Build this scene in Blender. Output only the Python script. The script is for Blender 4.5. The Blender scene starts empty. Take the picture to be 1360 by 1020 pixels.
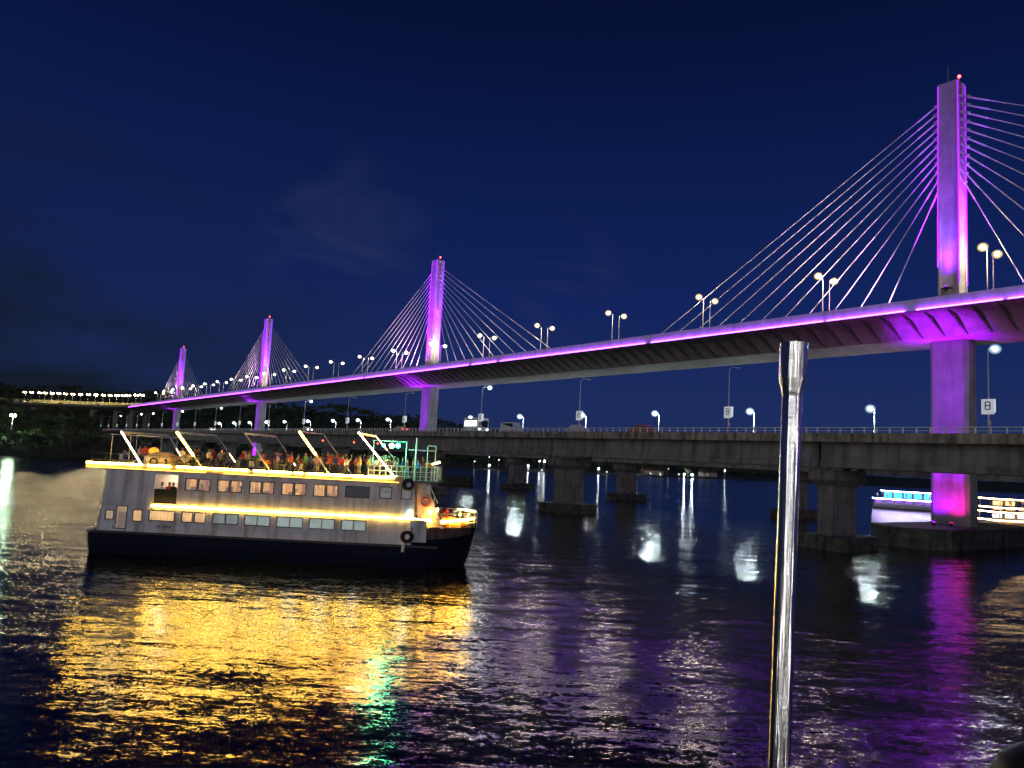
import bpy, math, random
from mathutils import Vector, Matrix
R = math.radians
C = bpy.context.scene.collection
sc = bpy.context.scene
random.seed(7)

# ------------------------------------------------------------------ camera
CAM_H = 8.706
PITCH, ROLL = 0.09903, 0.05224
cd = bpy.data.cameras.new('camera'); cam = bpy.data.objects.new('camera', cd); C.objects.link(cam)
cd.sensor_width = 36; cd.lens = 36 * 999.3 / 1360; cd.clip_start = 0.05; cd.clip_end = 9000
_F = Vector((0, math.cos(PITCH), math.sin(PITCH))); _U = Vector((0, -math.sin(PITCH), math.cos(PITCH))); _R = Vector((1, 0, 0))
_c, _s = math.cos(ROLL), math.sin(ROLL)
_R2 = _R * _c + _U * _s; _U2 = _U * _c - _R * _s
m = Matrix((( _R2.x, _U2.x, -_F.x, 0), (_R2.y, _U2.y, -_F.y, 0), (_R2.z, _U2.z, -_F.z, CAM_H), (0, 0, 0, 1)))
cam.matrix_world = m
sc.camera = cam

# ------------------------------------------------------------------ world: late dusk
w = bpy.data.worlds.new('World'); sc.world = w; w.use_nodes = True
nt = w.node_tree; nt.nodes.clear()
def N(t, typ, **kw):
    n = t.nodes.new(typ)
    for k, v in kw.items(): setattr(n, k, v)
    return n
def math_(t, op, a, b=None, clamp=False):
    n = N(t, 'ShaderNodeMath', operation=op, use_clamp=clamp)
    for i, x in enumerate((a, b)):
        if x is None: continue
        if isinstance(x, (int, float)): n.inputs[i].default_value = x
        else: t.links.new(x, n.inputs[i])
    return n.outputs[0]
def ramp_(t, fac, stops):
    n = N(t, 'ShaderNodeValToRGB'); e = n.color_ramp.elements
    while len(e) < len(stops): e.new(0.5)
    for i, (p, c) in enumerate(stops):
        e[i].position = p; e[i].color = (c[0], c[1], c[2], 1) if not isinstance(c, (int, float)) else (c, c, c, 1)
    t.links.new(fac, n.inputs[0]); return n.outputs[0]
tc = N(nt, 'ShaderNodeTexCoord'); sep = N(nt, 'ShaderNodeSeparateXYZ'); nt.links.new(tc.outputs['Generated'], sep.inputs[0])
grad = ramp_(nt, sep.outputs['Z'], [(0.0, (.014, .025, .078)), (.07, (.012, .026, .112)), (.20, (.0062, .0175, .108)), (.33, (.0039, .0125, .080)), (.48, (.0021, .0066, .046)), (.62, (.001, .0025, .015)), (1, (.0006, .0012, .008))])
nz = N(nt, 'ShaderNodeTexNoise'); nz.inputs['Scale'].default_value = 3.2; nz.inputs['Detail'].default_value = 5
mp = N(nt, 'ShaderNodeMapping'); mp.inputs['Scale'].default_value = (1, 1, 2.6); mp.inputs['Location'].default_value = (3.1, .4, .2)
nt.links.new(tc.outputs['Generated'], mp.inputs[0]); nt.links.new(mp.outputs[0], nz.inputs['Vector'])
side = math_(nt, 'MULTIPLY_ADD', sep.outputs['X'], -1.5); side.node.inputs[2].default_value = -.12; side.node.use_clamp = True
low = math_(nt, 'MULTIPLY_ADD', sep.outputs['Z'], -2.4); low.node.inputs[2].default_value = 1.05; low.node.use_clamp = True
dark = math_(nt, 'MULTIPLY', math_(nt, 'MULTIPLY', side, low), ramp_(nt, nz.outputs[0], [(.38, .35), (.60, 1)]))
mx = N(nt, 'ShaderNodeMix', data_type='RGBA'); mx.inputs[7].default_value = (.0065, .0115, .024, 1)
nt.links.new(math_(nt, 'MULTIPLY', dark, 2.1, True), mx.inputs[0]); nt.links.new(grad, mx.inputs[6])
# wisps of thin cloud that still catch a little light
nz2 = N(nt, 'ShaderNodeTexNoise'); nz2.inputs['Scale'].default_value = 5.5; nz2.inputs['Detail'].default_value = 8; nz2.inputs['Distortion'].default_value = .8
mp2 = N(nt, 'ShaderNodeMapping'); mp2.inputs['Scale'].default_value = (1, 1, 2.2); nt.links.new(tc.outputs['Generated'], mp2.inputs[0]); nt.links.new(mp2.outputs[0], nz2.inputs['Vector'])
def blob(v, cosr):
    d = N(nt, 'ShaderNodeVectorMath', operation='DOT_PRODUCT'); nt.links.new(tc.outputs['Generated'], d.inputs[0]); d.inputs[1].default_value = Vector(v).normalized()
    return ramp_(nt, d.outputs['Value'], [(cosr, 0), (1.0, 1)])
bl = math_(nt, 'ADD', blob((-.240, 1, .285), .9925), math_(nt, 'MULTIPLY', blob((.058, 1, .25), .998), .7))
wis = math_(nt, 'MULTIPLY', bl, ramp_(nt, nz2.outputs[0], [(.46, 0), (.72, 1)]))
mx2 = N(nt, 'ShaderNodeMix', data_type='RGBA'); mx2.inputs[7].default_value = (.024, .036, .11, 1)
nt.links.new(math_(nt, 'MULTIPLY', wis, .85, True), mx2.inputs[0]); nt.links.new(mx.outputs[2], mx2.inputs[6])
bg = N(nt, 'ShaderNodeBackground'); nt.links.new(mx2.outputs[2], bg.inputs[0])
sky = N(nt, 'ShaderNodeTexSky', sky_type='NISHITA'); sky.sun_disc = False; sky.sun_elevation = R(-4); sky.sun_rotation = R(250)
bg2 = N(nt, 'ShaderNodeBackground'); nt.links.new(sky.outputs[0], bg2.inputs[0]); bg2.inputs[1].default_value = .01
ad = N(nt, 'ShaderNodeAddShader'); nt.links.new(bg.outputs[0], ad.inputs[0]); nt.links.new(bg2.outputs[0], ad.inputs[1])
wo = N(nt, 'ShaderNodeOutputWorld'); nt.links.new(ad.outputs[0], wo.inputs[0])
# twilight glow (very soft, from behind the camera)
sl = bpy.data.lights.new('sun', 'SUN'); sl.energy = .44; sl.angle = R(35); sl.color = (.96, .94, 1)
so = bpy.data.objects.new('sun', sl); C.objects.link(so)
so.rotation_euler = Vector((-.30, -1, .22)).to_track_quat('Z', 'Y').to_euler()
sc.view_settings.view_transform = 'Standard'; sc.view_settings.look = 'None'; sc.view_settings.exposure = 0; sc.view_settings.gamma = 1
cy = sc.cycles
cy.use_denoising = True; cy.max_bounces = 6; cy.glossy_bounces = 4; cy.diffuse_bounces = 2; cy.transparent_max_bounces = 12
cy.sample_clamp_indirect = 90; cy.use_light_tree = True; cy.caustics_reflective = True; cy.blur_glossy = 0.0
cy.denoising_prefilter = 'ACCURATE'

# ------------------------------------------------------------------ materials
MATS = {}
def mat(name, col, rough=.7, metal=0, noise=0, nscale=1., streak=0, dirt=None, bump=0, aniso=0):
    if name in MATS: return MATS[name]
    m = bpy.data.materials.new(name); m.use_nodes = True; t = m.node_tree; b = t.nodes['Principled BSDF']
    b.inputs['Base Color'].default_value = (*col, 1); b.inputs['Roughness'].default_value = rough; b.inputs['Metallic'].default_value = metal
    if noise or streak:
        tcn = N(t, 'ShaderNodeTexCoord'); n1 = N(t, 'ShaderNodeTexNoise'); n1.inputs['Scale'].default_value = nscale; n1.inputs['Detail'].default_value = 6; n1.inputs['Roughness'].default_value = .65
        t.links.new(tcn.outputs['Object'], n1.inputs['Vector'])
        c2 = dirt or tuple(x * .45 for x in col)
        f = ramp_(t, n1.outputs[0], [(.35, 0), (.7, 1)])
        fac = math_(t, 'MULTIPLY', f, noise)
        if streak:
            mpn = N(t, 'ShaderNodeMapping'); mpn.inputs['Scale'].default_value = (1, 1, .12); t.links.new(tcn.outputs['Object'], mpn.inputs[0])
            n2 = N(t, 'ShaderNodeTexNoise'); n2.inputs['Scale'].default_value = nscale * 2.5; n2.inputs['Detail'].default_value = 4; t.links.new(mpn.outputs[0], n2.inputs['Vector'])
            fac = math_(t, 'ADD', fac, math_(t, 'MULTIPLY', ramp_(t, n2.outputs[0], [(.45, 0), (.7, 1)]), streak), True)
        mm = N(t, 'ShaderNodeMix', data_type='RGBA'); mm.inputs[6].default_value = (*col, 1); mm.inputs[7].default_value = (*c2, 1)
        t.links.new(fac, mm.inputs[0]); t.links.new(mm.outputs[2], b.inputs['Base Color'])
        if bump:
            bn = N(t, 'ShaderNodeBump'); bn.inputs['Strength'].default_value = bump; bn.inputs['Distance'].default_value = .05
            t.links.new(n1.outputs[0], bn.inputs['Height']); t.links.new(bn.outputs[0], b.inputs['Normal'])
    MATS[name] = m; return m
def emit(name, col, s, base=None):
    if name in MATS: return MATS[name]
    m = bpy.data.materials.new(name); m.use_nodes = True; b = m.node_tree.nodes['Principled BSDF']
    b.inputs['Base Color'].default_value = (*(base or col), 1); b.inputs['Roughness'].default_value = .5
    b.inputs['Emission Color'].default_value = (*col, 1); b.inputs['Emission Strength'].default_value = s
    MATS[name] = m; return m
conc = mat('concrete pale', (.42, .41, .39), .85, noise=.55, nscale=.35, streak=.5, bump=.3)
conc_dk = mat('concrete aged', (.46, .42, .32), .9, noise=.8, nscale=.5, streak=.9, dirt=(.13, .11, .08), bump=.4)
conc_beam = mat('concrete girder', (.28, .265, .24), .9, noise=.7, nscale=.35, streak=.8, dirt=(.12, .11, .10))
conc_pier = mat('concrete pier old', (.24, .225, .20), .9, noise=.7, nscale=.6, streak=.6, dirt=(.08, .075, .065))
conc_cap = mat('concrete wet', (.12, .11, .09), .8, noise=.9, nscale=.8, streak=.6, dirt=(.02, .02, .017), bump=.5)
asph = mat('asphalt', (.05, .05, .05), .9, noise=.4, nscale=2)
steel = mat('galvanised steel', (.6, .6, .62), .5, .1, noise=.3, nscale=3)
white_p = mat('white paint', (.75, .75, .73), .5, noise=.35, nscale=2, dirt=(.45, .42, .38))
cable_m = mat('cable sheath', (.72, .70, .72), .5, noise=.25, nscale=1)
rubber = mat('rubber', (.015, .015, .015), .8, noise=.4, nscale=5)
dark_m = mat('dark metal', (.03, .03, .032), .6, noise=.3, nscale=4)
lamp_warm = emit('lamp warm', (1, .84, .60), 1000)
lamp_via = emit('lamp viaduct', (1, .78, .40), 380)
lamp_cool = emit('lamp cool', (.80, .95, 1), 420)
lamp_row = emit('lamp far bridge', (.80, .97, 1), 1500)
lamp_far = emit('lamp far shore', (.85, .95, 1), 150)
lamp_dim = emit('lamp dim', (.9, .9, .8), 14)
lamp_off = mat('lamp lens unlit', (.3, .3, .32), .3)
purple_led = emit('purple led', (.30, .035, 1), 36)
edge_led = emit('purple edge led', (.36, .01, 1), 2.2)
flood_v = emit('flood lens violet', (.45, .02, 1), 6)
flood_m = emit('flood lens magenta', (1, .01, .35), 6)
led_warm = emit('led strip warm', (1, .59, .075), 115)
for _m, _s in ((led_warm, 125),):
    _t = _m.node_tree; _tc = N(_t, 'ShaderNodeTexCoord'); _n = N(_t, 'ShaderNodeTexNoise'); _n.inputs['Scale'].default_value = 1.6; _n.inputs['Detail'].default_value = 4; _t.links.new(_tc.outputs['Object'], _n.inputs['Vector'])
    _r = ramp_(_t, _n.outputs[0], [(.35, .25), (.62, 1)]); _t.links.new(math_(_t, 'MULTIPLY', _r, _s * 1.35), _t.nodes['Principled BSDF'].inputs['Emission Strength'])
led_gold = emit('led strip gold', (1, .50, .05), 40)
led_thin = emit('led strip orange', (1, .46, .07), 7)
led_white = emit('led tube white', (1, .74, .40), 26)
red_em = emit('red beacon lamp', (1, .02, .02), 40)

def halo_mat(nm, c, e):  # see-through glowing shell that paints a halo round a lamp
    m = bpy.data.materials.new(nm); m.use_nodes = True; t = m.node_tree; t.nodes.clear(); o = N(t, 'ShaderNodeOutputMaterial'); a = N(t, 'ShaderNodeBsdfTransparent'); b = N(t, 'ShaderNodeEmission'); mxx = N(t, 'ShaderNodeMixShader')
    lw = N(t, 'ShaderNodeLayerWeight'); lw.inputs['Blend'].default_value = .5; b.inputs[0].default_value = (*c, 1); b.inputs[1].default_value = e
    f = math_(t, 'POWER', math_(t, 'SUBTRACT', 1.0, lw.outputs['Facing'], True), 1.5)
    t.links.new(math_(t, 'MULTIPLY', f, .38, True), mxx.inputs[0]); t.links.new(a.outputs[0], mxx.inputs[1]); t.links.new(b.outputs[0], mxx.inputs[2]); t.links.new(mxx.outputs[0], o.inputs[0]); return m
halo_w = halo_mat('lamp halo warm', (1, .70, .22), 2.6); halo_c = halo_mat('lamp halo cool', (.55, .8, 1), 1.7)
# ------------------------------------------------------------------ mesh helper
class MB:
    def __init__(s): s.v = []; s.f = []; s.m = []; s.smooth = []
    def add(s, vs, fs, mi=0, sm=False):
        k = len(s.v); s.v += [tuple(x) for x in vs]
        for f in fs: s.f.append(tuple(i + k for i in f)); s.m.append(mi); s.smooth.append(sm)
        return s
    def box(s, x0, x1, y0, y1, z0, z1, mi=0):
        vs = [(x0, y0, z0), (x1, y0, z0), (x1, y1, z0), (x0, y1, z0), (x0, y0, z1), (x1, y0, z1), (x1, y1, z1), (x0, y1, z1)]
        return s.add(vs, [(0, 3, 2, 1), (4, 5, 6, 7), (0, 1, 5, 4), (1, 2, 6, 5), (2, 3, 7, 6), (3, 0, 4, 7)], mi)
    def cbox(s, c, d, mi=0): return s.box(c[0] - d[0] / 2, c[0] + d[0] / 2, c[1] - d[1] / 2, c[1] + d[1] / 2, c[2] - d[2] / 2, c[2] + d[2] / 2, mi)
    def tube(s, p0, p1, r0, r1=None, n=8, mi=0, caps=True):
        if r1 is None: r1 = r0
        p0 = Vector(p0); p1 = Vector(p1); q = (p1 - p0).to_track_quat('Z', 'Y')
        vs = []
        for p, r in ((p0, r0), (p1, r1)):
            for i in range(n):
                a = 2 * math.pi * i / n; vs.append(p + q @ Vector((math.cos(a) * r, math.sin(a) * r, 0)))
        fs = [(i, (i + 1) % n, n + (i + 1) % n, n + i) for i in range(n)]
        s.add(vs, fs, mi, True)
        if caps: s.add([vs[i] for i in range(n)], [tuple(reversed(range(n)))], mi); s.add([vs[n + i] for i in range(n)], [tuple(range(n))], mi)
        return s
    def lathe(s, prof, c=(0, 0, 0), n=24, mi=0, axis=None):
        q = (Vector(axis).to_track_quat('Z', 'Y') if axis else None); vs = []; k = len(prof)
        for r, z in prof:
            for i in range(n):
                a = 2 * math.pi * i / n; p = Vector((r * math.cos(a), r * math.sin(a), z)); p = q @ p if q else p; vs.append(p + Vector(c))
        s.add(vs, [(j * n + i, j * n + (i + 1) % n, (j + 1) * n + (i + 1) % n, (j + 1) * n + i) for j in range(k - 1) for i in range(n)], mi, True)
        return s
    def ball(s, c, r, mi=0, nu=10, nv=6, sc_=(1, 1, 1)):
        vs = [(c[0], c[1], c[2] - r * sc_[2])]
        for j in range(1, nv):
            t = math.pi * j / nv - math.pi / 2
            for i in range(nu):
                a = 2 * math.pi * i / nu; vs.append((c[0] + r * sc_[0] * math.cos(t) * math.cos(a), c[1] + r * sc_[1] * math.cos(t) * math.sin(a), c[2] + r * sc_[2] * math.sin(t)))
        vs.append((c[0], c[1], c[2] + r * sc_[2])); L = len(vs) - 1; fs = []
        for i in range(nu):
            fs.append((0, 1 + (i + 1) % nu, 1 + i)); fs.append((L, L - nu + i, L - nu + (i + 1) % nu))
            for j in range(nv - 2): a = 1 + j * nu; fs.append((a + i, a + (i + 1) % nu, a + nu + (i + 1) % nu, a + nu + i))
        return s.add(vs, fs, mi, True)
    def torus(s, c, R_, r, axis=(0, 1, 0), n=20, k=8, mi=0):
        q = Vector(axis).to_track_quat('Z', 'Y'); vs = []
        for i in range(n):
            a = 2 * math.pi * i / n
            for j in range(k):
                b = 2 * math.pi * j / k; vs.append(Vector(c) + q @ Vector(((R_ + r * math.cos(b)) * math.cos(a), (R_ + r * math.cos(b)) * math.sin(a), r * math.sin(b))))
        return s.add(vs, [(i * k + j, ((i + 1) % n) * k + j, ((i + 1) % n) * k + (j + 1) % k, i * k + (j + 1) % k) for i in range(n) for j in range(k)], mi, True)
    def loft(s, secs, mi=0, closed=True, caps=True, sm=False):
        n = len(secs[0]); vs = [p for q in secs for p in q]; fs = []
        rng = range(n) if closed else range(n - 1)
        for j in range(len(secs) - 1):
            for i in rng: fs.append((j * n + i, j * n + (i + 1) % n, (j + 1) * n + (i + 1) % n, (j + 1) * n + i))
        s.add(vs, fs, mi, sm)
        if caps: s.add(secs[0], [tuple(reversed(range(n)))], mi); s.add(secs[-1], [tuple(range(n))], mi)
        return s
    def build(s, name, mats, parent=None, loc=None, rotz=0, bevel=0):
        me = bpy.data.meshes.new(name); me.from_pydata(s.v, [], s.f)
        if not isinstance(mats, (list, tuple)): mats = [mats]
        for x in mats: me.materials.append(x)
        me.polygons.foreach_set('material_index', s.m); me.polygons.foreach_set('use_smooth', s.smooth); me.update()
        o = bpy.data.objects.new(name, me); C.objects.link(o)
        if parent: o.parent = parent
        if loc: o.location = loc
        if rotz: o.rotation_euler.z = rotz
        if bevel:
            b = o.modifiers.new('bevel', 'BEVEL'); b.width = bevel; b.segments = 2; b.limit_method = 'ANGLE'
        return o
def tag(o, label, cat, group=None):
    o['label'] = label; o['category'] = cat
    if group: o['group'] = group
    return o
def thing(name, label, cat, loc=(0, 0, 0), rotz=0, group=None):
    o = bpy.data.objects.new(name, None); C.objects.link(o); o.location = loc; o.rotation_euler.z = rotz; o.empty_display_size = .3
    return tag(o, label, cat, group)
def dup(root, loc, rotz=0, label=None, group=None, scale=None):
    r = root.copy(); C.objects.link(r); r.location = loc; r.rotation_euler = (0, 0, rotz)
    if label: r['label'] = label
    if group: r['group'] = group
    if scale: r.scale = (scale,) * 3
    for ch in list(root.children):
        c = ch.copy(); C.objects.link(c); c.parent = r
        for g in list(ch.children):
            d_ = g.copy(); C.objects.link(d_); d_.parent = c
    return r
ORD = ['', 'first', 'second', 'third', 'fourth', 'fifth', 'sixth', 'seventh', 'eighth', 'ninth', 'tenth', 'eleventh', 'twelfth', 'thirteenth', 'fourteenth', 'fifteenth', 'sixteenth', 'seventeenth', 'eighteenth', 'nineteenth', 'twentieth']

# ------------------------------------------------------------------ bridge frame: local x runs along the bridges, local y towards the camera side
TH = .63924
P1 = Vector((63.67, 107.87, 0)); BROT = TH + math.pi / 2
dv = Vector((-math.sin(TH), math.cos(TH), 0)); nv_ = Vector((math.cos(TH), math.sin(TH), 0))
def W(s, off, z=0): return P1 + dv * s - nv_ * off + Vector((0, 0, z))

# ------------------------------------------------------------------ water
def slope_normal(t, coord, layers):
    acc = None
    for scl, amp, det, stretch in layers:
        mpn = N(t, 'ShaderNodeMapping'); mpn.inputs['Scale'].default_value = (stretch[0], stretch[1], 1); mpn.inputs['Rotation'].default_value = (0, 0, .25); mpn.inputs['Location'].default_value = (scl * 3, 7, 0)
        t.links.new(coord, mpn.inputs[0])
        n = N(t, 'ShaderNodeTexNoise'); n.inputs['Scale'].default_value = scl; n.inputs['Detail'].default_value = det; n.inputs['Roughness'].default_value = .55
        t.links.new(mpn.outputs[0], n.inputs['Vector'])
        v = N(t, 'ShaderNodeVectorMath', operation='SUBTRACT'); t.links.new(n.outputs['Color'], v.inputs[0]); v.inputs[1].default_value = (.5, .5, .5)
        v2 = N(t, 'ShaderNodeVectorMath', operation='MULTIPLY'); t.links.new(v.outputs[0], v2.inputs[0]); v2.inputs[1].default_value = (amp * 1.0, amp, 0)
        if acc is None: acc = v2.outputs[0]
        else:
            a = N(t, 'ShaderNodeVectorMath', operation='ADD'); t.links.new(acc, a.inputs[0]); t.links.new(v2.outputs[0], a.inputs[1]); acc = a.outputs[0]
    return acc
wm = bpy.data.materials.new('river water'); wm.use_nodes = True; t = wm.node_tree; b = t.nodes['Principled BSDF']
b.inputs['Base Color'].default_value = (.0025, .0045, .006, 1); b.inputs['Roughness'].default_value = .12; b.inputs['IOR'].default_value = 1.31
geo = N(t, 'ShaderNodeNewGeometry')
acc = slope_normal(t, geo.outputs['Position'], [(.06, .06, 2, (1, 1.4)), (.42, .20, 2, (.4, 1.7)), (1.6, .22, 2, (.45, 1.6)), (4.8, .26, 2, (.65, 1.3)), (14, .22, 1, (.9, 1.1))])
big = N(t, 'ShaderNodeTexNoise'); big.inputs['Scale'].default_value = .028; big.inputs['Detail'].default_value = 3; t.links.new(geo.outputs['Position'], big.inputs['Vector'])
amp = ramp_(t, big.outputs[0], [(.36, .78), (.62, 1.12)])
vs_ = N(t, 'ShaderNodeVectorMath', operation='SCALE'); t.links.new(acc, vs_.inputs[0]); t.links.new(amp, vs_.inputs['Scale'])
va = N(t, 'ShaderNodeVectorMath', operation='ADD'); t.links.new(vs_.outputs[0], va.inputs[0]); va.inputs[1].default_value = (0, 0, 1)
vn = N(t, 'ShaderNodeVectorMath', operation='NORMALIZE'); t.links.new(va.outputs[0], vn.inputs[0]); t.links.new(vn.outputs[0], b.inputs['Normal'])
o = MB().add([(-5000, -300, 0), (5000, -300, 0), (5000, 7000, 0), (-5000, 7000, 0)], [(0, 1, 2, 3)]).build('water', wm); o['kind'] = 'structure'

# ------------------------------------------------------------------ land
def lerp_tab(tab, x):
    if x <= tab[0][0]: return tab[0][1]
    for (a, va_), (b_, vb) in zip(tab, tab[1:]):
        if x <= b_:
            k = (x - a) / (b_ - a); k = k * k * (3 - 2 * k); return va_ + (vb - va_) * k
    return tab[-1][1]
SHORE = [(-900, 240), (-330, 262), (-215, 280), (-178, 300), (-172, 340), (-165, 430), (-130, 505), (-60, 535), (14, 538), (90, 590), (160, 670), (226, 735), (330, 790), (600, 850), (1600, 900)]
def shore(x): 
    for (a, ya), (b_, yb) in zip(SHORE, SHORE[1:]):
        if x <= b_: return ya + (yb - ya) * (x - a) / (b_ - a)
    return SHORE[-1][1]
HILL = [(-1500, 60), (-700, 66), (-420, 64), (-230, 58), (-150, 52), (-60, 42), (30, 33), (110, 16), (220, 9), (400, 8), (900, 6), (1600, 12)]
def ground_h(x, y):
    dsh = y - shore(x)
    if dsh < 0: return -.6
    z = min(1.2, dsh * .12)
    k = max(0, min(1, (y - 780) / 260)); k = k * k * (3 - 2 * k)
    z += lerp_tab(HILL, x) * k
    z += 8 * math.exp(-((x + 205) / 42) ** 2 - ((y - 335) / 30) ** 2)
    z += 25 * math.exp(-((x + 288) / 42) ** 2 - ((y - 405) / 55) ** 2)
    z += 6 * math.exp(-((x + 250) / 40) ** 2 - ((y - 420) / 80) ** 2)
    z += (math.sin(x * .05 + y * .031) + math.sin(x * .11 - y * .07) * .5) * min(1, dsh / 80) * (1 + 1.8 * k)
    return z
xs = [-1500 + i * 15 for i in range(207)]; mb = MB(); vs = []; fs = []
js = [0, 2, 5, 10, 18, 28, 40, 55, 72, 90, 110, 135, 165, 200, 240, 285, 335, 390, 450, 520, 600, 700, 820, 960, 1150, 1500]
for i, x in enumerate(xs):
    for j in js:
        y = shore(x) + j - .6; r = random.uniform(-1, 1) * (2.2 if j > 430 else .3 if j > 20 else 0)
        vs.append((x, y, (-.6 if j == 0 else ground_h(x, y) + r)))
nj = len(js)
for i in range(len(xs) - 1):
    for j in range(nj - 1): fs.append((i * nj + j, (i + 1) * nj + j, (i + 1) * nj + j + 1, i * nj + j + 1))
mb.add(vs, fs, 0, True)
land_m = mat('wooded ground', (.045, .062, .03), .95, noise=.8, nscale=.12, dirt=(.02, .03, .015), bump=.6)
o = mb.build('ground', land_m); o['kind'] = 'structure'

# ------------------------------------------------------------------ trees
def leaf_mat(nm, c):
    return mat(nm, c, .8, noise=.8, nscale=1.2, dirt=tuple(x * .5 for x in c))
lm = [leaf_mat('leaves dark', (.040, .062, .026)), leaf_mat('leaves mid', (.055, .085, .03)), leaf_mat('leaves olive', (.07, .075, .03))]
bark = mat('bark', (.10, .075, .05), .9, noise=.6, nscale=3)
def tree_proto(k, H, RAD, palm=False):
    rnd = random.Random(50 + k); root = thing('palm_tree' if palm else 'tree', '', 'tree')
    tr = MB(); cr = MB()
    if palm:
        pts = [Vector((.25 * math.sin(i * .4), .1 * i * .2, H * .86 * i / 5)) for i in range(6)]
        for i in range(5): tr.tube(pts[i], pts[i + 1], .22 - .02 * i, .20 - .02 * i, 7)
        top = pts[-1]
        for i in range(15):
            a = i * 2.4; el = rnd.uniform(-.2, .9); prev = None
            for q in range(7):
                u = q / 6; L = 3.2 * u; p = top + Vector((math.cos(a) * L * math.cos(el * .6), math.sin(a) * L * math.cos(el * .6), math.sin(el) * L * .8 - 1.9 * u * u))
                wd = .55 * math.sin(math.pi * min(1, u + .12)) + .05; sd = Vector((-math.sin(a), math.cos(a), 0)) * wd
                cur = (p + sd - Vector((0, 0, .22)), p, p - sd - Vector((0, 0, .22)))
                if prev: cr.add([prev[0], prev[1], cur[1], cur[0]], [(0, 1, 2, 3)]); cr.add([prev[1], prev[2], cur[2], cur[1]], [(0, 1, 2, 3)])
                prev = cur
    else:
        tr.tube((0, 0, -.5), (.1, 0, H * .45), .035 * H, .022 * H, 8)
        ends = []
        for i in range(7):
            a = i * 2.4 + rnd.random(); z0 = H * rnd.uniform(.28, .45); e = Vector((math.cos(a) * RAD * .6, math.sin(a) * RAD * .6, H * rnd.uniform(.55, .85)))
            tr.tube((.05, 0, z0), e, .013 * H, .005 * H, 6); ends.append(e)
        lobes = [(e + Vector((rnd.uniform(-.5, .5), rnd.uniform(-.5, .5), rnd.uniform(-.4, .9))), RAD * rnd.uniform(.34, .52)) for e in ends] + [(Vector((0, 0, H * .82)), RAD * .5), (Vector((.3, .2, H * .6)), RAD * .55)]
        for c, rr in lobes:
            for _ in range(150):
                v = Vector((rnd.gauss(0, 1), rnd.gauss(0, 1), rnd.gauss(0, 1))).normalized() * rr * rnd.uniform(.55, 1.08); v.z *= .75
                p = c + v; s_ = rnd.uniform(.16, .36); q = Vector((rnd.gauss(0, 1), rnd.gauss(0, 1), rnd.gauss(0, 1) + .6)).to_track_quat('Z', 'Y')
                cr.add([p + q @ Vector(x) for x in ((-s_, 0, 0), (0, -s_ * .6, 0), (s_, 0, .05), (0, s_ * .6, 0))], [(0, 1, 2, 3)], rnd.choice((0, 0, 1)))
    tr.build('trunk', bark, root); cr.build('crown', [lm[k % 3], lm[(k + 1) % 3]], root)
    return root
protos = [tree_proto(0, 9.5, 4.6), tree_proto(1, 8, 4.2), tree_proto(2, 11, 4.4), tree_proto(3, 12, 3.5, True)]
tree_first = [True] * 4
def plant(k, x, y, label, group, sc_=1.0, dz=0):
    loc = (x, y, ground_h(x, y) - .3 + dz)
    if tree_first[k]:
        tree_first[k] = False; r = protos[k]; r.location = loc; r.rotation_euler.z = random.uniform(0, 6.28); r['label'] = label; r['group'] = group; r.scale = (sc_,) * 3
    else: r = dup(protos[k], loc, random.uniform(0, 6.28), label, group, sc_)
    return r

# ------------------------------------------------------------------ lamps
def pole_lamp(label, group, H, arm, lens, pole_m=steel, r=.10, lens_r=.34, sign=False, name='street_lamp', cat='street lamp', twin=False, halo=None):
    root = thing(name, label, cat, group=group)
    p = MB(); p.tube((0, 0, 0), (0, 0, .25), r * 1.9, r * 1.7, 8); p.tube((0, 0, .25), (0, 0, H - .3), r, r * .6, 8)
    for sg in ((1, -1) if twin else (1,)):
        a0 = (0, 0, H - .3); a1 = (0, sg * arm * .5, H - .02); a2 = (0, sg * arm, H)
        p.tube(a0, a1, r * .55, r * .5, 6); p.tube(a1, a2, r * .5, r * .45, 6)
    p.build('pole', pole_m, root)
    for sg in ((1, -1) if twin else (1,)):
        h = MB()
        secs = []
        for yy, wd, hh in ((-.1, .08, .05), (.1, .16, .09), (.55, .19, .10), (.85, .12, .05)):
            Y = sg * (arm + yy); secs.append([(-wd, Y, H - .02), (wd, Y, H - .02), (wd * .7, Y, H + hh), (-wd * .7, Y, H + hh)])
        h.loft(secs); hd = h.build('lamp_head', pole_m, root)
        l = MB(); l.ball((0, sg * (arm + .42), H - .06), lens_r, 0, 8, 6, (.85, 1.0, .8)); l.build('lens', lens, hd)
        if halo:
            l = MB(); l.ball((0, sg * (arm + .42), H - .08), lens_r * 2.2, 0, 14, 9, (1, 1.0, .9)); l.build('lamp_halo', halo, hd)  # oversized shell added round the lens as its glow
    if sign:
        q = MB(); z = 3.0
        q.cbox((0, .16, z), (1.15, .10, 1.35)); q.cbox((0, -.16, z - .1), (1.15, .10, 1.5))
        bd = q.build('signboard', emit('sign panel backlit', (.9, .95, 1), .32), root)
        for y, zz in ((.214, z), (-.226, z)):
            g = MB()
            for z0, z1 in ((.42, .32), (.06, -.04), (-.32, -.42)): g.box(-.16, .16, y, y + .012, zz + z1, zz + z0)
            for x_ in (-.26, .16):
                g.box(x_, x_ + .10, y, y + .012, zz - .40, zz + .40)
            g.build('emblem', dark_m, bd)
        c = MB(); c.cbox((0, .16, 1.3), (.3, .22, .45)); c.build('control_box', steel, root)
    return root

# ================================================================== cable-stayed bridge
br = thing('cable_stayed_bridge', 'tall cable-stayed bridge with four purple-lit pylons carrying the purple-edged deck', 'bridge', P1, BROT)
PYL = [0, 147.9, 300.4, 460.2]
S0, S1 = -95, 548
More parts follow.
